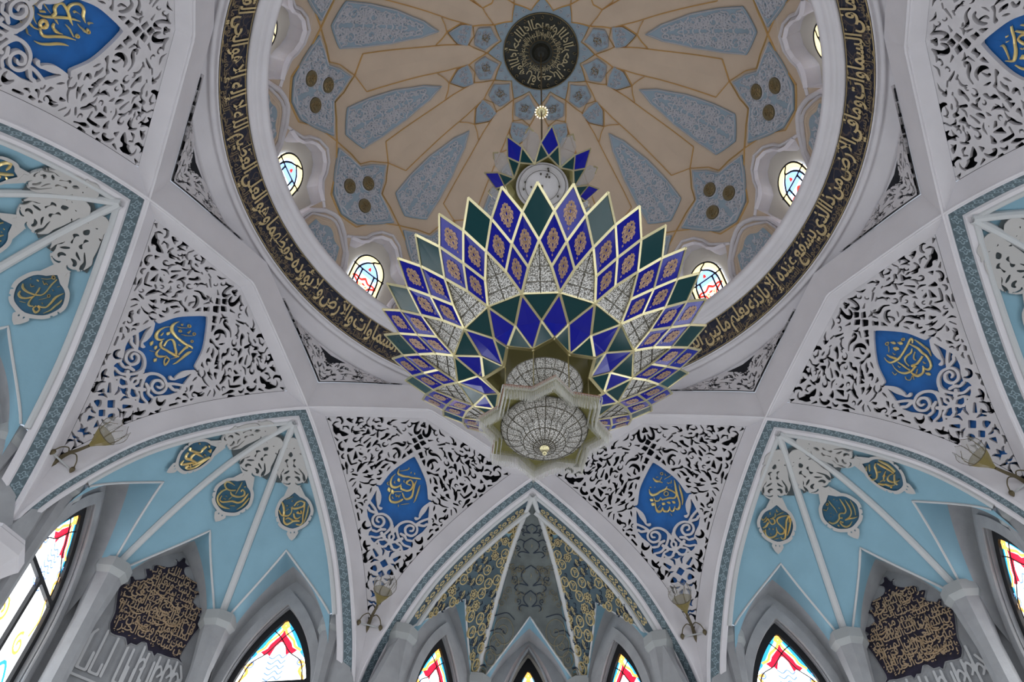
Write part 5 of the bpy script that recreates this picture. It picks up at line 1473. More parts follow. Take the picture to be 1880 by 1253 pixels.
# ------------------------------------------------------------------ painted cells of the front niche
mat('paint_side', (.060, .095, .118), .6, noise=.15, nscale=2)
mat('paint_mid', (.10, .115, .115), .6, noise=.25, nscale=3)
mat('paint_navy', (.018, .03, .055), .6)
mat('paint_dim', (.22, .20, .14), .6)
def painted(b):
    W, L = BSC[b]; f = cell_map(b); s = -1 if b == 'right' else 1
    base, gold, navy = MB(), MB(), MB()
    vt = VT[b]
    for half in (0, 1):
        rows = []
        for vv in np.concatenate([np.linspace(0.07, vt, 16)[:-1], vt + (1 - vt) * np.linspace(0, .98, 14)]):
            w_ = float(np.linalg.norm(rib_curve(BAYS[b][1], np.array(vv)) - rib_curve(BAYS[b][0], np.array(vv))))
            lead = 0. if b == 'middle' else .050 / w_
            if lead > .42: continue
            ub = .5 if vv <= vt else .05 + .45 * max(0, (1 - vv) / (1 - vt)) ** (1 / .88)
            q = .07 + np.linspace(0, .5, 13) / .5 * max(.002, ub - .085 * (vv > vt)) * (1 if vv > vt else .86); 
            q = np.minimum(q, .5)
            if (b == 'left' and not half) or (b == 'right' and half): q = np.maximum(q, 0) * max(0., 1 - lead / max(q[-1], 1e-3)) + lead if q[-1] > lead + .004 else np.full_like(q, lead) + np.linspace(0, .002, len(q))
            if half: q = 1 - q
            rows.append(bay_map(b, q, np.full_like(q, vv), np.full_like(q, -.008)))
        base.grid(rows, 0)
    def wd(y):
        v = np.clip(V0 + y / L, .01, 1); return float(np.linalg.norm(rib_curve(BAYS[b][1], np.array(v)) - rib_curve(BAYS[b][0], np.array(v))))
    R = lambda m, P, w, lift=.010, mm=0: ribbon(m, smooth_line(P, 4), w, f, lift, .001, mm)
    y0 = (0 - V0) * L; yt = (vt - V0) * L; y1 = (1 - V0) * L
    if b == 'middle':
        for y, r in ((-.20, .016), (-.13, .024), (-.02, .028), (.055, .020)):
            for sg in (1, -1):
                R(navy, [(0, y - r * 1.3), (sg * r, y - r * .5), (sg * r * 1.05, y + r * .4), (sg * r * .3, y + r * 1.2)], .0022)
                R(navy, [(sg * r * .3, y + r * 1.2), (sg * r * 1.4, y + r * 1.0), (sg * r * 1.9, y + r * 1.5), (sg * r * 1.5, y + r * 1.9)], .0020)
                R(navy, [(sg * r * .9, y - r * .6), (sg * r * 1.6, y - r * 1.0), (sg * r * 2.1, y - r * .6)], .0018)
                ribbon(navy, scroll((sg * r * 2.0, y + r * .4), r * .5, 90, 1.2, sg), .0016, f, .010, .001)
            R(gold, [(0, y - r * .3), (.002, y), (0, y + r * .3)], [.0008, .003, .0008])
        for k in range(26):
            y = random.uniform(-.15, .10); x = random.uniform(.02, max(.021, wd(y) * .42))
            for sg in (1, -1): R(gold, [(sg * x, y - .008), (sg * (x + .001), y), (sg * x, y + .007)], [.0006, .0016, .0006], mm=1)
        for k in range(16):
            y = random.uniform(-.10, .10); x = random.uniform(.025, max(.026, wd(y) * .40))
            for sg in (1, -1): ribbon(gold, scroll((sg * x, y), .012, random.uniform(0, 360), 1.2, sg), .0011, f, .010, .001, 1)
        # gold medallions low down by the ribs
        for i in range(4):
            v = vt + (1 - vt) * (.25 + .2 * i); ub = .05 + .45 * ((1 - v) / (1 - vt)) ** (1 / .88)
            y = (v - V0) * L; w = wd(y)
            for sg in (1, -1):
                x = -sg * w * (.5 - ub * .52); r = max(.005, w * ub * .30)
                a = np.linspace(0, 2 * pi, 19)[:-1]
                ribbon(gold, np.stack([x + r * np.cos(a), y + r * 1.15 * np.sin(a)], 1), .0016, f, .010, .001, 0, True)
                ribbon(gold, scroll((x, y), r * .6, 200, 1.2, sg), .0014, f, .010, .001, 0)
                R(navy, [(x - r, y - r * 1.3), (x + r * .3, y - r * 1.6), (x + r * 1.1, y - r)], .0016)
    else:
        rnd = random.Random(31); pts = []
        for n_ in range(6000):               # roundels and flowers spread evenly over the cell, vines between
            v = rnd.uniform(.22, .985); y = (v - V0) * L; w = wd(y)
            ub = .5 if v <= vt else .05 + .45 * ((1 - v) / (1 - vt)) ** (1 / .88)
            e = rnd.uniform(0, 1) * w                  # distance from the inner rib
            inner = e < w / 2
            lim = ub * w
            if (e if inner else w - e) > lim - .006: continue
            if e < .012 or w - e < .048 + .011: continue
            x = (w / 2 - e) * s
            r = min(.0165, (e if inner else w - e - .048) * .75, (lim - (e if inner else w - e)) * .9 if v > vt else 9, 9)
            if r < .0048: continue
            if any(hypot(x - px, y - py) < (r + pr) * .93 for px, py, pr in pts): continue
            pts.append((x, y, r))
        a = np.linspace(0, 2 * pi, 21)[:-1]
        for i, (x, y, r) in enumerate(pts):
            if r > .016 and i % 4 == 0:
                for k in range(7):
                    q = 2 * pi * k / 7
                    ribbon(gold, scroll((x + r * .72 * cos(q), y + r * .72 * sin(q)), r * .36, degrees(q) + 180, .9, 1), .0019, f, .010, .001)
                ribbon(gold, smooth_line([(x, y - r * .4), (x + r * .25, y), (x, y + r * .4), (x - r * .25, y), (x, y - r * .4)], 3), .0026, f, .010, .001)
                ribbon(navy, np.stack([x + r * .48 * np.cos(a), y + r * .48 * np.sin(a)], 1), .0014, f, .010, .001, 0, True)
            elif i % 3 != 2:
                ribbon(gold, np.stack([x + r * .88 * np.cos(a), y + r * .95 * np.sin(a)], 1), .0024 if r > .01 else .0016, f, .010, .001, 0, True)
                ribbon(gold, scroll((x + r * .25, y), r * .38, 180, 1.0, 1), .0017, f, .010, .001)
                R(gold, [(x - r * .1, y - r * .8), (x, y), (x - r * .35, y + r * .45)], .0016)
            else:
                for sg in (1, -1): ribbon(navy, scroll((x + sg * r * .45, y), r * .5, -90, 1.1, sg), .0019, f, .010, .001)
                R(gold, [(x, y - r), (x + r * .22, y - r * .2), (x, y + r * .6), (x - r * .22, y - r * .2), (x, y - r)], .0018)
                R(navy, [(x - r * .8, y + r * .7), (x, y + r * .5), (x + r * .8, y + r * .8)], .0016)
        for i, (x, y, r) in enumerate(pts):
            near = sorted(pts, key=lambda p_: hypot(p_[0] - x, p_[1] - y))[1:3]
            for px, py, pr in near[:1 + i % 2]:
                d = hypot(px - x, py - y)
                if d > .05: continue
                ux, uy = (px - x) / d, (py - y) / d
                A_ = (x + ux * r, y + uy * r); B_ = (px - ux * pr, py - uy * pr); M_ = ((A_[0] + B_[0]) / 2 - uy * .004, (A_[1] + B_[1]) / 2 + ux * .004)
                R(gold, [A_, M_, B_], .0016)
            R(navy, [(x + r * 1.0, y - r * .5), (x + r * 1.25, y - r * 1.0), (x + r * .9, y - r * 1.25)], .0015)
    return base, gold, navy
mat('paint_gold', (.52, .42, .22), .45, metal=.25)
for b in BAYS:
    base, gold, navy = painted(b)
    c = tuple(bay_map(b, np.array(.5), np.array(.5)))
    pos = {'left': 'left cell of the front niche, gold scrolls', 'middle': 'middle cell of the front niche, mostly navy scrolls', 'right': 'right cell of the front niche, gold scrolls'}[b]
    t = thing('vault_painting', c, 0, 'dark painted vault surface, ' + pos, 'painting', 'painted cells of the front niche')
    obj('ground', base, 'paint_mid' if b == 'middle' else 'paint_side', t)
    obj('gold_scrolls', gold, ['paint_dim' if b == 'middle' else 'paint_gold', 'paint_dim'], t); obj('navy_scrolls', navy, 'paint_navy', t)
# frieze between the arch moulding and the cells of the front niche
def frieze(sg):
    g, o = MB(), MB(); n = 60
    def f(x, y, d):                          # x along the leg (s), y across
        P = leg_pt(np.asarray(x, float), np.asarray(y, float)[..., None][..., 0]) if False else np.stack([-(A0 + np.asarray(y)) * sin(pi / 8) + np.asarray(x) * cos(pi / 8), (A0 + np.asarray(y)) * cos(pi / 8) + np.asarray(x) * sin(pi / 8), arch(x) - .013 + np.asarray(d) * .7], -1)
        return P * np.array([sg, 1, 1])
    rows = []
    for dd in np.linspace(SOF + .001, .106, 4):
        st = .3827 + T8 * dd + .012; x = st + (.836 - st) * np.linspace(0, 1, n); rows.append(f(x, np.full(n, dd), np.zeros(n)))
    g.grid(rows, 0)
    L = .448
    for i in range(13):
        x = .460 + .030 * i
        if x > .82: break
        y = .086; 
        for e in (1, -1):
            ribbon(o, scroll((x + .010, y + e * .007), .0065, -90 * e, 1.0, e), .0016, f, .003, .001, 0)
        ribbon(o, smooth_line([(x - .010, y), (x - .002, y + .005), (x + .004, y), (x - .002, y - .005), (x - .010, y)], 3), .0018, f, .003, .001, 0)
        ribbon(o, smooth_line([(x + .004, y + .012), (x - .012, y + .013), (x - .020, y + .008)], 3), .0014, f, .003, .001, 0)
        ribbon(o, smooth_line([(x - .018, y), (x - .012, y + .004), (x - .012, y - .004), (x - .018, y)], 3), .0022, f, .003, .001, 1)
    rl = MB()
    st = .3827 + T8 * .109 + .012; x = st + (.838 - st) * np.linspace(0, 1, n)
    tube(rl, f(x, np.full(n, .110), np.full(n, -.004)), .009, 8, 0, cap=False)
    return g, o, rl
for sg, w in ((-1, 'left'), (1, 'right')):
    g, o, rl = frieze(sg)
    c = tuple(leg_pt(np.array(.6), .086) * np.array([sg, 1, 1]))
    t = thing('painted_frieze', c, 0, 'narrow dark frieze of gold tulip scrolls along the %s leg of the front arch' % w, 'frieze', 'friezes of the front arch')
    obj('ground', g, 'paint_side', t); obj('scrolls', o, ['paint_gold', 'paint_navy'], t); obj('white_roll', rl, 'white_trim', t)

# ------------------------------------------------------------------ calligraphy plaques on the blind bays
PL = unpack(PLAQUE, 2)
fw_ = wall_map('middle', 0., .04)
mat('plaque_ground', (.020, .016, .032), .6, noise=.4, nscale=6)
mat('plaque_gold', (.50, .36, .23), .45, metal=.2)
LINES = ['قل اللهم مالك الملك تؤتي', 'الملك من تشاء وتنزع الملك', 'ممن تشاء وتعز من تشاء وتذل', 'من تشاء بيدك الخير إنك على', 'كل شيء قدير تولج الليل في', 'النهار وتولج النهار في الليل', 'وتخرج الحي من الميت']
def plaque(flip):
    bd, ed, lt, rl = MB(), MB(), MB(), MB()
    P = PL * np.array([-1, 1]) if flip else PL.copy()
    D = Draw(-.16, .16, 1.10, 1.46, .004); D.fill(P); D.sheet(bd, fw_, .0, front=-.005); 
    ribbon(ed, smooth_line(P, 2, True), .0022, fw_, .003, .003, 0, True)
    pv = P[::-1] if flip else P
    rnd = random.Random(8 + flip)
    clipd = Draw(-.16, .16, 1.10, 1.46, .004); Fd = clipd.poly_field(P)
    def ok(x, y):
        i = np.clip(((x + .16) / .004).astype(int), 0, Fd.shape[1] - 1); j = np.clip(((y - 1.10) / .004).astype(int), 0, Fd.shape[0] - 1)
        return Fd[j, i] < -.004
    lines = LINES if not flip else LINES[::-1]
    for j in range(11):
        zb = 1.375 - .0215 * j
        words = lines[j % 7].split(' ')
        x = .125
        k = 0
        while x > -.135 and k < 12:
            w = words[k % len(words)]; k += 1
            if w not in TEXTS: TEXTS[w] = text_mesh(w, 1.0, .008)
            V, F = TEXTS[w]
            sz = .040; wd = (V[:, 0].max() - V[:, 0].min()) * sz * .72
            px = x - wd + (V[:, 0] - V[:, 0].min()) * sz * .72; py = zb + V[:, 1] * sz * 1.05 + .004 * rnd.uniform(-1, 1) + (.02 * (px) if not flip else -.02 * px)
            good = ok(px, py)
            FF = [q for q in F if all(good[i] for i in q)]
            if FF: lt.add(fw_(px, py, np.full(len(px), -.0085)), FF, 0)
            x -= wd + .003
    for k in range(26):                      # long rising strokes and bowls
        x = rnd.uniform(-.10, .10); z = rnd.uniform(1.17, 1.36); h = rnd.uniform(.025, .05); s = rnd.uniform(-.012, .002) if not flip else rnd.uniform(-.002, .014)
        q = np.array([(x, z), (x - s * .3, z + h * .5), (x - s, z + h)])
        if k % 2:
            q = smooth_line([(x - .022, z + .010), (x - .020, z - .004), (x - .004, z - .012), (x + .014, z - .006), (x + .020, z + .006)], 4)
        if np.all(ok(q[:, 0], q[:, 1])): ribbon(lt, q, np.interp(np.linspace(0, 1, len(q)), [0, .5, 1], [.0009, .0022, .0008]), fw_, .009, .002)
    for k in range(160):
        x = rnd.uniform(-.12, .12); z = rnd.uniform(1.14, 1.41); q = np.array([(x - .003, z - .001), (x, z), (x + .003, z + .002)])
        if np.all(ok(q[:, 0], q[:, 1])): ribbon(lt, q, [.0004, .0012, .0004], fw_, .008, .001)
    # the pale kufic relief below
    Dk = Draw(-.150, .150, .98, 1.20, .0035)
    rr = random.Random(2)
    x = -.135
    while x < .135:
        h = rr.choice((.10, .14, .16, .12)); 
        Dk.stroke([(x, 1.02), (x, 1.02 + h)], .0032)
        if rr.random() < .6: Dk.stroke([(x, 1.02), (x + .024, 1.02), (x + .024, 1.02 + rr.choice((.03, .05, .09)))], .0032)
        if rr.random() < .5: Dk.stroke(smooth_line([(x, 1.02 + h * .5), (x + .010, 1.02 + h * .62), (x + .020, 1.02 + h * .5), (x + .012, 1.02 + h * .4)], 3), .003)
        x += rr.choice((.018, .026, .034))
    Dk.stroke([(-.143, 1.0), (.143, 1.0)], .0032); Dk.stroke([(-.143, 1.0), (-.143, 1.10), (-.128, 1.13)], .0032); Dk.stroke([(.143, 1.0), (.143, 1.10), (.128, 1.13)], .0032)
    G = Dk.poly_field(P)
    Dk.F = np.maximum(Dk.F, -(G - .006))
    Dk.sheet(rl, fw_, .0, front=-.009)
    return bd, ed, lt, rl
for th, flip, w in ((-45, 0, 'front-left'), (45, 1, 'front-right')):
    bd, ed, lt, rl = plaque(flip)
    c = tuple(fw_(np.array(0.), np.array(1.13), 0))
    t = thing('calligraphy_plaque', c, th, 'dark scalloped plaque crowded with gold script on the blind bay of the %s niche' % w, 'plaque', 'plaques on the blind bays')
    obj('board', bd, 'plaque_ground', t); obj('rim', ed, 'wall_plaster', t); obj('lettering', lt, 'plaque_gold', t)
    c = tuple(fw_(np.array(0.), np.array(1.0), 0))
    t = thing('relief_inscription', c, th, 'pale grey kufic relief lettering below the dark plaque of the %s niche' % w, 'inscription', 'relief inscriptions below the plaques')
    obj('lettering', rl, 'grey_relief', t)

# ------------------------------------------------------------------ tulip wall lamps at the foot of the spandrels
mat('bronze', (.13, .105, .06), .5, metal=.5)
mat('tulip_amber', (.20, .155, .045), .3, spec=.5, alpha=.93)
mat('tulip_clear', (.50, .48, .45), .2, spec=.4, alpha=.30)
def sconce_parts():
    out = {}
    base = np.array([0, 1.305, 1.238])
    arm_pts = smooth_line([(0, 1.303, 1.245), (0, 1.285, 1.275), (0, 1.262, 1.287), (0, 1.23, 1.288), (0, 1.198, 1.292)], 5)
    m = MB(); tube(m, arm_pts, np.linspace(.006, .0038, len(arm_pts)), 8); out['arm'] = (m, 'bronze')
    m = MB()                                  # leaf-shaped wall plate: overlapping pointed leaves
    for k, (dx, dz) in enumerate(((-.034, .058), (-.021, .050), (-.007, .056), (.007, .056), (.021, .050), (.034, .058))):
        tip = np.array([dx, 1.300 - abs(dx) * .55, 1.232 + dz]); root = np.array([dx * .08, 1.309, 1.222])
        mid = (tip + root) / 2 + np.array([0, -.004, 0]); sd = np.array([.0085, 0, 0])
        m.add([root - sd * .4, root + sd * .4, mid + sd, mid - sd, tip, mid + np.array([0, -.003, 0])], [(0, 1, 2, 5), (0, 5, 3), (3, 5, 4), (5, 2, 4)], 0)
    out['wall_plate'] = (m, 'bronze')
    m = MB()                                  # cross bar
    tube(m, [(-.030, 1.272, 1.266), (0, 1.275, 1.268), (.030, 1.272, 1.266)], .0026, 6); out['cross_bar'] = (m, 'white_trim')
    for sg in (-1, 1):                        # drooping buds on curling stems
        m = MB()
        st = smooth_line([(0, 1.262, 1.286), (sg * .012, 1.252, 1.292), (sg * .026, 1.256, 1.284), (sg * .033, 1.262, 1.270)], 4)
        tube(m, st, .0016, 5)
        rows = []
        for q, r in ((0, .0015), (.25, .0055), (.5, .0065), (.8, .0035), (1, .0006)):
            c = np.array([sg * .033, 1.262, 1.271]) + np.array([sg * .001, .004, -.018]) * q
            rows.append([c + r * np.array([cos(a), sin(a), 0]) for a in np.linspace(0, 2 * pi, 9)[:-1]])
        m.grid(rows, 0, wrap=True)
        out['bud' if sg < 0 else 'bud '] = (m, 'bronze')
    # tulip: cup then clear petals, opening along the arm direction
    ax0 = np.array([0, 1.196, 1.292]); ax = np.array([0, -.80, .42]); ax /= np.linalg.norm(ax); e1 = np.array([1., 0, 0]); e2 = np.cross(ax, e1)
    prof = [(0, .004), (.012, .009), (.030, .020), (.046, .028), (.058, .033), (.068, .035), (.078, .033), (.086, .028)]
    cup, pet, rib = MB(), MB(), MB()
    N = 24
    def P(l, r, a): return ax0 + ax * l + r * (e1 * cos(a) + e2 * sin(a))
    cup.grid([[P(l, r * (1 + .04 * cos(8 * a)), a) for a in np.linspace(0, 2 * pi, N + 1)[:-1]] for l, r in prof[:4]], 0, wrap=True)
    for k in range(8):
        a0 = 2 * pi * k / 8
        rows = []
        for i, (l, r) in enumerate(prof[3:]):
            wv = [1, 1.08, 1.08, .9, .35][i] * pi / 8
            rows.append([P(l + (.006 if abs(j) < .5 and i == 4 else 0), r, a0 + j * wv) for j in np.linspace(-1, 1, 5)])
        pet.grid(rows, 0)
        tube(rib, [P(l, r + .0006, a0 + pi / 8) for l, r in prof[3:-1]] , .0007, 4)
        edge = [P(l, r + .0006, a0 - [1, 1.08, 1.08, .9, .35][i] * pi / 8) for i, (l, r) in enumerate(prof[3:])]
        tube(rib, edge + [P(.091, .027, a0)], .0006, 4)
    tube(rib, [P(.046, .0285, a) for a in np.linspace(0, 2 * pi, 25)[:-1]], .0009, 4, closed=True)
    out['cup'] = (cup, 'tulip_amber'); out['petals'] = (pet, 'tulip_clear'); out['ribs'] = (rib, 'bronze')
    return out
sp = sconce_parts(); SCC = (0, 1.30, 1.24); sc_me = {k: mesh(k.strip(), m, [mt], SCC) for k, (m, mt) in sp.items()}
for a, w in ((-22.5, 'left of the front niche'), (22.5, 'right of the front niche'), (-67.5, 'at the left side, below a spandrel'), (67.5, 'at the right edge, below a spandrel')):
    t = thing('wall_sconce', SCC, a, 'bronze tulip-shaped wall lamp with amber cup, ' + w, 'wall lamp', 'tulip wall lamps')
    for k, me in sc_me.items(): obj(k.strip(), None, '', t, me=me)
# ------------------------------------------------------------------ the great lotus chandelier
CH = (0., 0., .86)
chand = thing('chandelier', CH, 0, 'huge tiered lotus chandelier of blue and green glass panes with crystal bowls', 'chandelier')
B0 = -7.6
def cp(az, r, z): return np.array([r * sin(radians(az)), r * cos(radians(az)), z])
LV = [(.1675, 1.082), (.2035, 1.106), (.241, 1.130), (.280, 1.1625), (.3167, 1.1956)]
def lv(k, az):
    i = int(k); t = k - i
    r, z = LV[i] if t == 0 else tuple(np.array(LV[i]) * (1 - t) + np.array(LV[i + 1]) * t)
    return cp(az, r, z)
def bar(mb, a, b, w=.0023, th=.0011, out=None, m=0):
    a = np.asarray(a); b = np.asarray(b); d = b - a; d = d / np.linalg.norm(d)
    c = (a + b) / 2
    n = np.array([c[0], c[1], -.6 * hypot(c[0], c[1])]) if out is None else np.asarray(out, float)
    n = n - d * (n @ d); n /= np.linalg.norm(n); s = np.cross(d, n)
    V = [p + s * w * i + n * th * j for p in (a - d * w * .6, b + d * w * .6) for i, j in ((-1, -1), (1, -1), (1, 1), (-1, 1))]
    mb.add(V, [(0, 1, 2, 3), (7, 6, 5, 4), (0, 4, 5, 1), (1, 5, 6, 2), (2, 6, 7, 3), (3, 7, 4, 0)], m)
def pane_mesh(P, m=0, sag=0.0):
    """A pane through 3 or 4 corners, slightly proud so that each catches the light by itself."""
    mb = MB(); P = [np.asarray(q, float) for q in P]
    c = sum(P) / len(P)
    n = np.cross(P[1] - P[0], P[-1] - P[0]); n /= np.linalg.norm(n)
    if n @ np.array([c[0], c[1], -hypot(c[0], c[1]) * .6]) < 0: n = -n
    k = len(P)
    F = [p + (c - p) * .01 for p in P]
    mb.add(F + [p - n * .0012 for p in F], [list(range(k)), list(range(k, 2 * k))[::-1]] + [[i, (i + 1) % k, k + (i + 1) % k, k + i] for i in range(k)], m)
    return mb, n
def motif(mb, bot, right, top, left, n, m=1):
    """Gilt arabesque in the middle of a blue pane."""
    bot, right, top, left = map(np.asarray, (bot, right, top, left)); c = (bot + top + left + right) / 4
    ex = (right - left) / 2; ey = (top - bot) / 2
    f = lambda x, y, d: c + np.asarray(x)[..., None] * ex + np.asarray(y)[..., None] * ey + n * .0011
    for st in MOTIF: 
        P, w = st
        for sg in (1, -1):
            ribbon(mb, P * (sg * .86, .86), w, f, 0, 0, m)
def _motif():
    out = []
    a = lambda *p: np.array(p, float)
    out.append((smooth_line([(0, .50), (.10, .36), (.06, .26), (0, .22)], 3), .040)); out.append((smooth_line([(0, .24), (.11, .14), (.09, .0), (0, -.06)], 3), .040))
    out.append((smooth_line([(0, -.06), (.10, -.16), (.07, -.30), (0, -.36)], 3), .040))
    for c, r, st, h in (((.19, .24), .11, 200, 1), ((.28, .06), .11, 160, -1), ((.20, -.12), .11, 60, 1), ((.12, -.30), .08, 90, -1), ((.34, -.08), .07, 0, 1), ((.13, .36), .07, 270, 1)):
        out.append((scroll(c, r, st, 1.05, h), .034))
    for P in (a((.05, .44), (.17, .43), (.22, .34)), a((.22, .33), (.33, .28), (.36, .18)), a((.36, .16), (.46, .10), (.46, -.02)), a((.40, -.06), (.42, -.16), (.34, -.20)), a((.28, -.20), (.30, -.30), (.20, -.32)), a((.14, -.36), (.12, -.44), (.02, -.46)), a((0, -.36), (.03, -.44), (0, -.52)), a((.04, .16), (.16, .10), (.22, .14)), a((.04, -.02), (.14, -.04), (.20, .0))):
        out.append((P, np.array([.03, .045, .015])))
    out.append((a((.0, -.58), (.045, -.63), (0, -.68)), .016))
    return out
MOTIF = _motif()
for k in range(16):
    b = B0 + 22.5 * k; h = 5.625
    def B(l, o): return lv(l, b + o * h)
    fr = MB()
    pts = {'0': B(0, 0), 'l1': B(1, -1), 'r1': B(1, 1), 'c2': B(2, 0), 'L2': B(2, -2), 'R2': B(2, 2), 'l3': B(3, -1), 'r3': B(3, 1), 't4': B(4, 0)}
    for u, v in (('0', 'l1'), ('0', 'r1'), ('l1', 'c2'), ('r1', 'c2'), ('l1', 'L2'), ('r1', 'R2'), ('c2', 'l3'), ('c2', 'r3'), ('L2', 'l3'), ('R2', 'r3'), ('l3', 't4'), ('r3', 't4')): bar(fr, pts[u], pts[v])
    gb = [B(2, 2), B(3, 3), lv(4, b + 2 * h), B(3, 1)]
    bar(fr, gb[1], gb[2]); bar(fr, gb[2], gb[3])
    bar(fr, B(0, 0), B(0, 4), .0018)
    petal = obj('petal', fr, 'brass', chand)
    for q in (('0', 'r1', 'c2', 'l1'), ('l1', 'c2', 'l3', 'L2'), ('r1', 'R2', 'r3', 'c2'), ('c2', 'r3', 't4', 'l3')):
        mb, n = pane_mesh([pts[x] for x in q])
        if q[0] in ('0', 'c2'): motif(mb, pts[q[0]], pts[q[1]], pts[q[2]], pts[q[3]], n)
        elif q[0] == 'l1': motif(mb, pts['l1'], pts['c2'], pts['l3'], pts['L2'], n)
        else: motif(mb, pts['r1'], pts['R2'], pts['r3'], pts['c2'], n)
        o = bpy.data.objects.new('blue_pane', mesh('blue_pane', mb, ['pane_blue', 'copper_paint'], CH)); COL.objects.link(o); o.parent = petal; CENT[o.name] = CH
    mb, n = pane_mesh(gb)
    o = bpy.data.objects.new('green_pane', mesh('green_pane', mb, ['pane_green'], CH)); COL.objects.link(o); o.parent = petal; CENT[o.name] = CH
    # beaded crystal between two petals
    mb = MB(); R = 14; rows = []; uv = []
    tri = [B(0, 0), B(0, 4), B(1, 1), B(1, 3), B(2, 2)]
    for i in range(R + 1):
        t = 2 * i / R
        lft = tri[0] + (tri[2] - tri[0]) * min(1, t) if t <= 1 else tri[2] + (tri[4] - tri[2]) * (t - 1)
        rgt = tri[1] + (tri[3] - tri[1]) * min(1, t) if t <= 1 else tri[3] + (tri[4] - tri[3]) * (t - 1)
        cc = np.array([0, 0, .004]) * sin(pi * min(1, t / 2))
        rows.append([lft + (rgt - lft) * j / 6 + cc for j in range(7)]); uv.append([((j - 3) / 6 * np.linalg.norm(rgt - lft) * 420 + 50, t * 18) for j in range(7)])
    mb.grid(rows, 0, uv)
    for q in (1.0, .45): 
        i = int(q / 2 * R); tube(mb, [rows[i][j] + np.array([0, 0, -.001]) for j in range(7)], .0009, 4, 1)
    tube(mb, [rows[i][3] + np.array([0, 0, -.001]) for i in range(R)], .0007, 4, 1)
    o = obj('crystal_curtain', mb, ['crystal_beads', 'wire'], chand); o['label'] = 'beaded crystal web'
# the under-side: green and blue facets closing in to an eight-pointed opening
AP = (.121, 1.061); SO = (.1089, 1.028); SI = (.0838, 1.029)
sp_ = lambda k: cp(B0 + 22.5 * k, *(SO if k % 2 == 0 else SI))
fr = MB()
for k in range(16):
    b = B0 + 22.5 * k
    v0, v1 = lv(0, b), lv(0, b + 22.5); ap, am = cp(b + 11.25, *AP), cp(b - 11.25, *AP); s0, s1 = sp_(k), sp_(k + 1)
    for P, nm, mt in (([v0, ap, v1], 'green_facet', 'pane_green'), ([v0, am, s0, ap], 'blue_facet', 'pane_blue'), ([ap, s0, s1], 'green_facet', 'pane_green')):
        if nm == 'blue_facet':
            mb = MB(); n = None
            mid = (v0 + s0) / 2 + np.array([0, 0, -.004])
            mb.add([v0, am, s0, ap, (am + ap) / 2 + np.array([0, 0, -.003])], [(0, 1, 4), (1, 2, 4), (2, 3, 4), (3, 0, 4)])
        else: mb, n = pane_mesh(P)
        obj(nm, mb, mt, chand)
    for u, v in ((v0, ap), (v1, ap), (ap, s0), (ap, s1), (s0, s1)): bar(fr, u, v, .0022 if (u is not s0) else .0028, .0012, (0, 0, -1))
obj('facet_frame', fr, 'brass', chand)
def star(ro, ri, z, twist=0.): return [cp(B0 + twist + 22.5 * k, ro if k % 2 == 0 else ri, z) for k in range(16)]
# olive glass shaft through the middle
mb = MB(); a = star(.1089, .0838, 1.029); b_ = star(.098, .076, 1.215)
mb.grid([a, b_], 0, wrap=True)
mb.add([(0, 0, 1.078)] + star(.1062, .0818, 1.075), [[0, 1 + i, 1 + (i + 1) % 16] for i in range(16)], 0)
obj('star_shaft', mb, 'olive_glass', chand)
for k in range(8):
    mb = MB(); tube(mb, [cp(B0 + 45 * k + 22.5, .080, 1.03), cp(B0 + 45 * k + 22.5, .078, .925)], .0012, 5)
    obj('hanger_rod', mb, 'brass', chand)
def bowl(zr, r, depth, n=40, rings=10, wires=True, us=420):
    mb = MB(); rows = []; uv = []
    for i in range(rings + 1):
        t = i / rings; rr = r * cos(t * pi / 2 * .985); z = zr - depth * sin(t * pi / 2)
        rows.append([(rr * cos(a), rr * sin(a), z) for a in np.linspace(0, 2 * pi, n + 1)])
        uv.append([(a * r * us * .9 * max(.25, cos(t * pi / 2)) if False else a * r * us * .55, t * r * us * 1.1) for a in np.linspace(0, 2 * pi, n + 1)])
    mb.grid(rows, 0, uv)
    if wires:
        for k in range(24):
            q = np.linspace(0, 1, 9); a = 2 * pi * k / 24
            tube(mb, [(r * 1.004 * cos(t * pi / 2 * .985) * cos(a), r * 1.004 * cos(t * pi / 2 * .985) * sin(a), zr - depth * 1.004 * sin(t * pi / 2)) for t in q], .0006, 4, 1)
        for t in (.0, .35, .7): 
            rr = r * 1.004 * cos(t * pi / 2); tube(mb, [(rr * cos(a), rr * sin(a), zr - depth * sin(t * pi / 2)) for a in np.linspace(0, 2 * pi, 41)[:-1]], .0009, 4, 1, closed=True)
    return mb
o = obj('upper_crystal_bowl', bowl(1.024, .069, .032, us=640), ['crystal_beads', 'wire'], chand); o['label'] = 'upper beaded crystal bowl'
mb = bowl(.918, .073, .024, us=640); o = obj('large_crystal_bowl', mb, ['crystal_beads', 'wire'], chand); o['label'] = 'large beaded crystal bowl'
mb = bowl(.901, .0405, .030, us=640); o = obj('small_crystal_bowl', mb, ['crystal_beads', 'wire'], chand); o['label'] = 'small crystal bowl with brass wires'
mb = MB(); lathe(mb, [(0, .858), (.003, .859), (.0045, .863), (.003, .867), (.0075, .870), (.0095, .874), (.005, .878), (.003, .885)], 20)
obj('finial', mb, 'brass', chand, smooth=True)
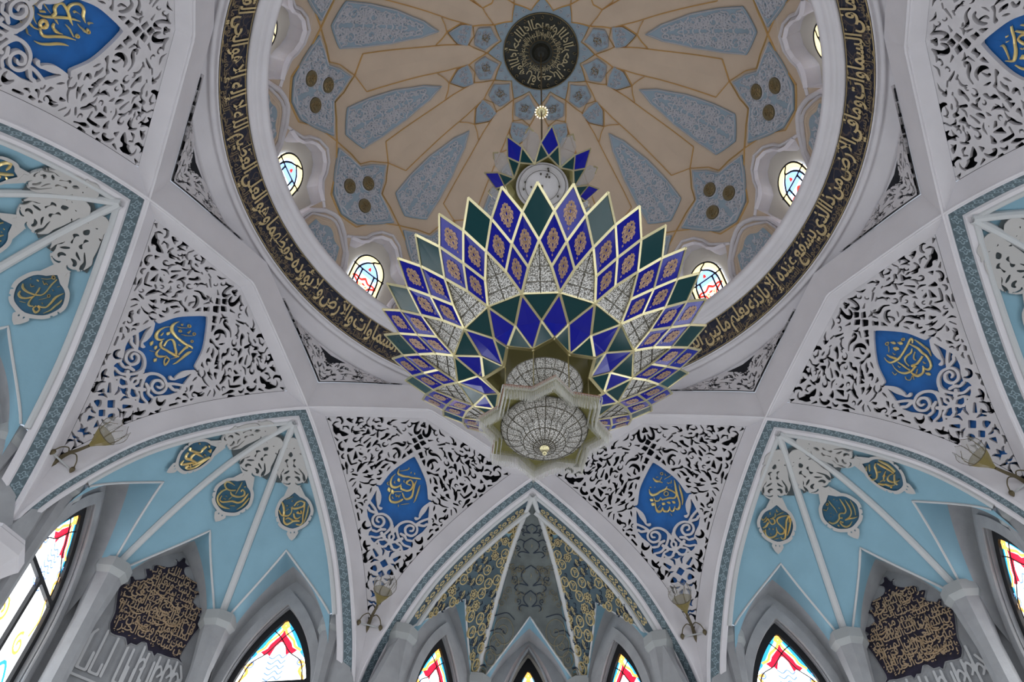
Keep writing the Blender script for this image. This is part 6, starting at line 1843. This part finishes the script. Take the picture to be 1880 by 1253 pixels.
# star tray with hanging crystal strands
mb = MB(); o1, o2 = star(.1105, .0860, .926), star(.1105, .0860, .922); i1 = star(.066, .066, .922)
mb.add(o1 + o2, [list(range(16)), list(range(16, 32))[::-1]] + [[i, (i + 1) % 16, 16 + (i + 1) % 16, 16 + i] for i in range(16)], 0)
obj('star_tray', mb, 'tray_olive' if 'tray_olive' in MATS else mat('tray_olive', (.30, .28, .10), .3).name, chand)
mb = MB()
for k in range(16): bar(mb, o1[k], o1[(k + 1) % 16], .0016, .0022, (0, 0, -1))
obj('tray_rim', mb, mat('copper', (.42, .20, .12), .35, metal=.8).name, chand)
mb = MB(); rnd = random.Random(4)
for scale, z0, ln in ((1.0, .924, .028), (.93, .922, .020), (1.05, .9235, .010), (.85, .921, .014)):
    S = star(.1105 * scale, .0860 * scale, z0)
    for k in range(16):
        p, q = S[k], S[(k + 1) % 16]; n = int(np.linalg.norm(q - p) / .0025)
        for j in range(n):
            c = p + (q - p) * (j + .5) / n; l = ln * rnd.uniform(.9, 1.05); w = .00062
            mb.add([c + (w, 0, 0), c + (0, w, 0), c + (-w, 0, 0), c + (0, -w, 0), c + (w * .8, 0, -l), c + (0, w * .8, -l), c + (-w * .8, 0, -l), c + (0, -w * .8, -l), c + (0, 0, -l - .002)],
                   [(0, 1, 5, 4), (1, 2, 6, 5), (2, 3, 7, 6), (3, 0, 4, 7), (4, 5, 8), (5, 6, 8), (6, 7, 8), (7, 4, 8)], 0)
o = obj('crystal_fringe', mb, 'crystal', chand); o['kind'] = 'stuff'; o['label'] = 'fringe of hanging crystal strands'
# upper crown
for k in range(8):
    b = B0 + 45 * k
    inner, bl, br = cp(b, .0985, 1.800), cp(b - 22.5, .0845, 1.786), cp(b + 22.5, .0845, 1.786)
    ml, mr, tip = cp(b - 11, .122, 1.826), cp(b + 11, .122, 1.826), cp(b, .1545, 1.862)
    fr = MB()
    for u, v in ((bl, ml), (ml, tip), (tip, mr), (mr, br), (inner, ml), (inner, mr), (inner, bl), (inner, br)): bar(fr, u, v, .0020, .001)
    pt = obj('crown_petal', fr, 'brass', chand)
    for P, nm, mt in (([inner, mr, tip, ml], 'blue_pane', 'pane_blue'), ([bl, inner, ml], 'green_pane', 'pane_green'), ([br, mr, inner], 'green_pane', 'pane_green')):
        mb, n = pane_mesh(P)
        o = bpy.data.objects.new(nm, mesh(nm, mb, [mt], CH)); COL.objects.link(o); o.parent = pt; CENT[o.name] = CH
    b2 = b + 22.5
    p0, pl_, pr_, tp_ = cp(b2, .086, 1.787), cp(b2 - 12, .112, 1.818), cp(b2 + 12, .112, 1.818), cp(b2, .150, 1.866)
    ql, qr = cp(b2 - 9, .135, 1.848), cp(b2 + 9, .135, 1.848)
    mb, n = pane_mesh([p0, pr_, qr, tp_, ql, pl_])
    for u, v in ((ql, tp_), (tp_, qr)): bar(mb, u + (tp_ - u) * .5 if u is ql else u, v if u is ql else u + (v - u) * .5, .0018, .001, None, 1)
    for q in (tp_, ql, qr, (tp_ + pr_) / 2): 
        s = .0014; mb.add([q + (s, 0, 0), q + (0, s, 0), q + (-s, 0, 0), q + (0, -s, 0), q + (0, 0, s), q + (0, 0, -s)], [(0, 1, 4), (1, 2, 4), (2, 3, 4), (3, 0, 4), (1, 0, 5), (2, 1, 5), (3, 2, 5), (0, 3, 5)], 1)
    o = obj('crystal_petal', mb, ['frost', 'brass'], chand); o['label'] = 'clear crystal petal'
mb = MB()
lathe(mb, [(.0, 1.833), (.050, 1.834), (.066, 1.832), (.069, 1.826)], 40); 
obj('lamp_plate', mb, 'stucco', chand)
mb = MB(); mb.grid([[cp(B0 + 22.5 * k, .0985 if k % 2 == 0 else .0845, 1.800 if k % 2 == 0 else 1.786) for k in range(16)], star(.088, .072, 1.838)], 0, wrap=True)
mb.add([(0, 0, 1.842)] + star(.088, .072, 1.838), [[0, 1 + i, 1 + (i + 1) % 16] for i in range(16)], 0)
obj('crown_box', mb, 'olive_glass', chand)
rnd = random.Random(6)
for k in range(14):
    mb = MB()
    a = rnd.uniform(0, 2 * pi); r = rnd.uniform(.02, .066); 
    lathe_pts = [(0, -.0035), (.0022, -.003), (.0026, 0), (.0026, .002)]
    c = np.array([r * .9 * cos(a), r * .9 * sin(a), 1.829]); rows = [[c + (q * cos(t), q * sin(t), z) for t in np.linspace(0, 2 * pi, 9)[:-1]] for q, z in lathe_pts]
    mb.grid(rows, 0, wrap=True)
    obj('lamp_fitting', mb, 'wire', chand)
for q in (.045, .062):
    mb = MB(); tube(mb, [(q * cos(a), q * sin(a), 1.830) for a in np.linspace(0, 2 * pi, 33)[:-1]], .0007, 4, closed=True)
    obj('wire_ring', mb, 'wire', chand)
mb = MB(); tube(mb, [(0, 0, 1.20), (0, 0, 2.977)], .0026, 8); obj('suspension_rod', mb, 'bronze', chand)
mb = MB(); lathe(mb, [(0, 2.352), (.010, 2.353), (.019, 2.360), (.021, 2.368), (.014, 2.375), (.004, 2.380), (0, 2.381)], 24)
ros = obj('rosette', mb, 'brass', chand, smooth=True)
for k in range(14):
    a = 2 * pi * k / 14; c = np.array([.0195 * cos(a), .0195 * sin(a), 2.357]); mb = MB()
    mb.grid([[c + (.0028 * sin(p_) * cos(t), .0028 * sin(p_) * sin(t), -.0028 * cos(p_)) for t in np.linspace(0, 2 * pi, 9)[:-1]] for p_ in np.linspace(.02, pi - .02, 6)], 0, wrap=True)
    o = bpy.data.objects.new('bulb', mesh('bulb', mb, ['bulb_glass' if 'bulb_glass' in MATS else emit('bulb_glass', (1., .9, .7), 1.6).name], CH)); COL.objects.link(o); o.parent = ros; CENT[o.name] = CH
mb = MB(); lathe(mb, [(.003, 2.955), (.012, 2.957), (.026, 2.966), (.034, 2.975), (.036, 2.978)], 24); obj('ceiling_rose', mb, 'disc_black', chand)
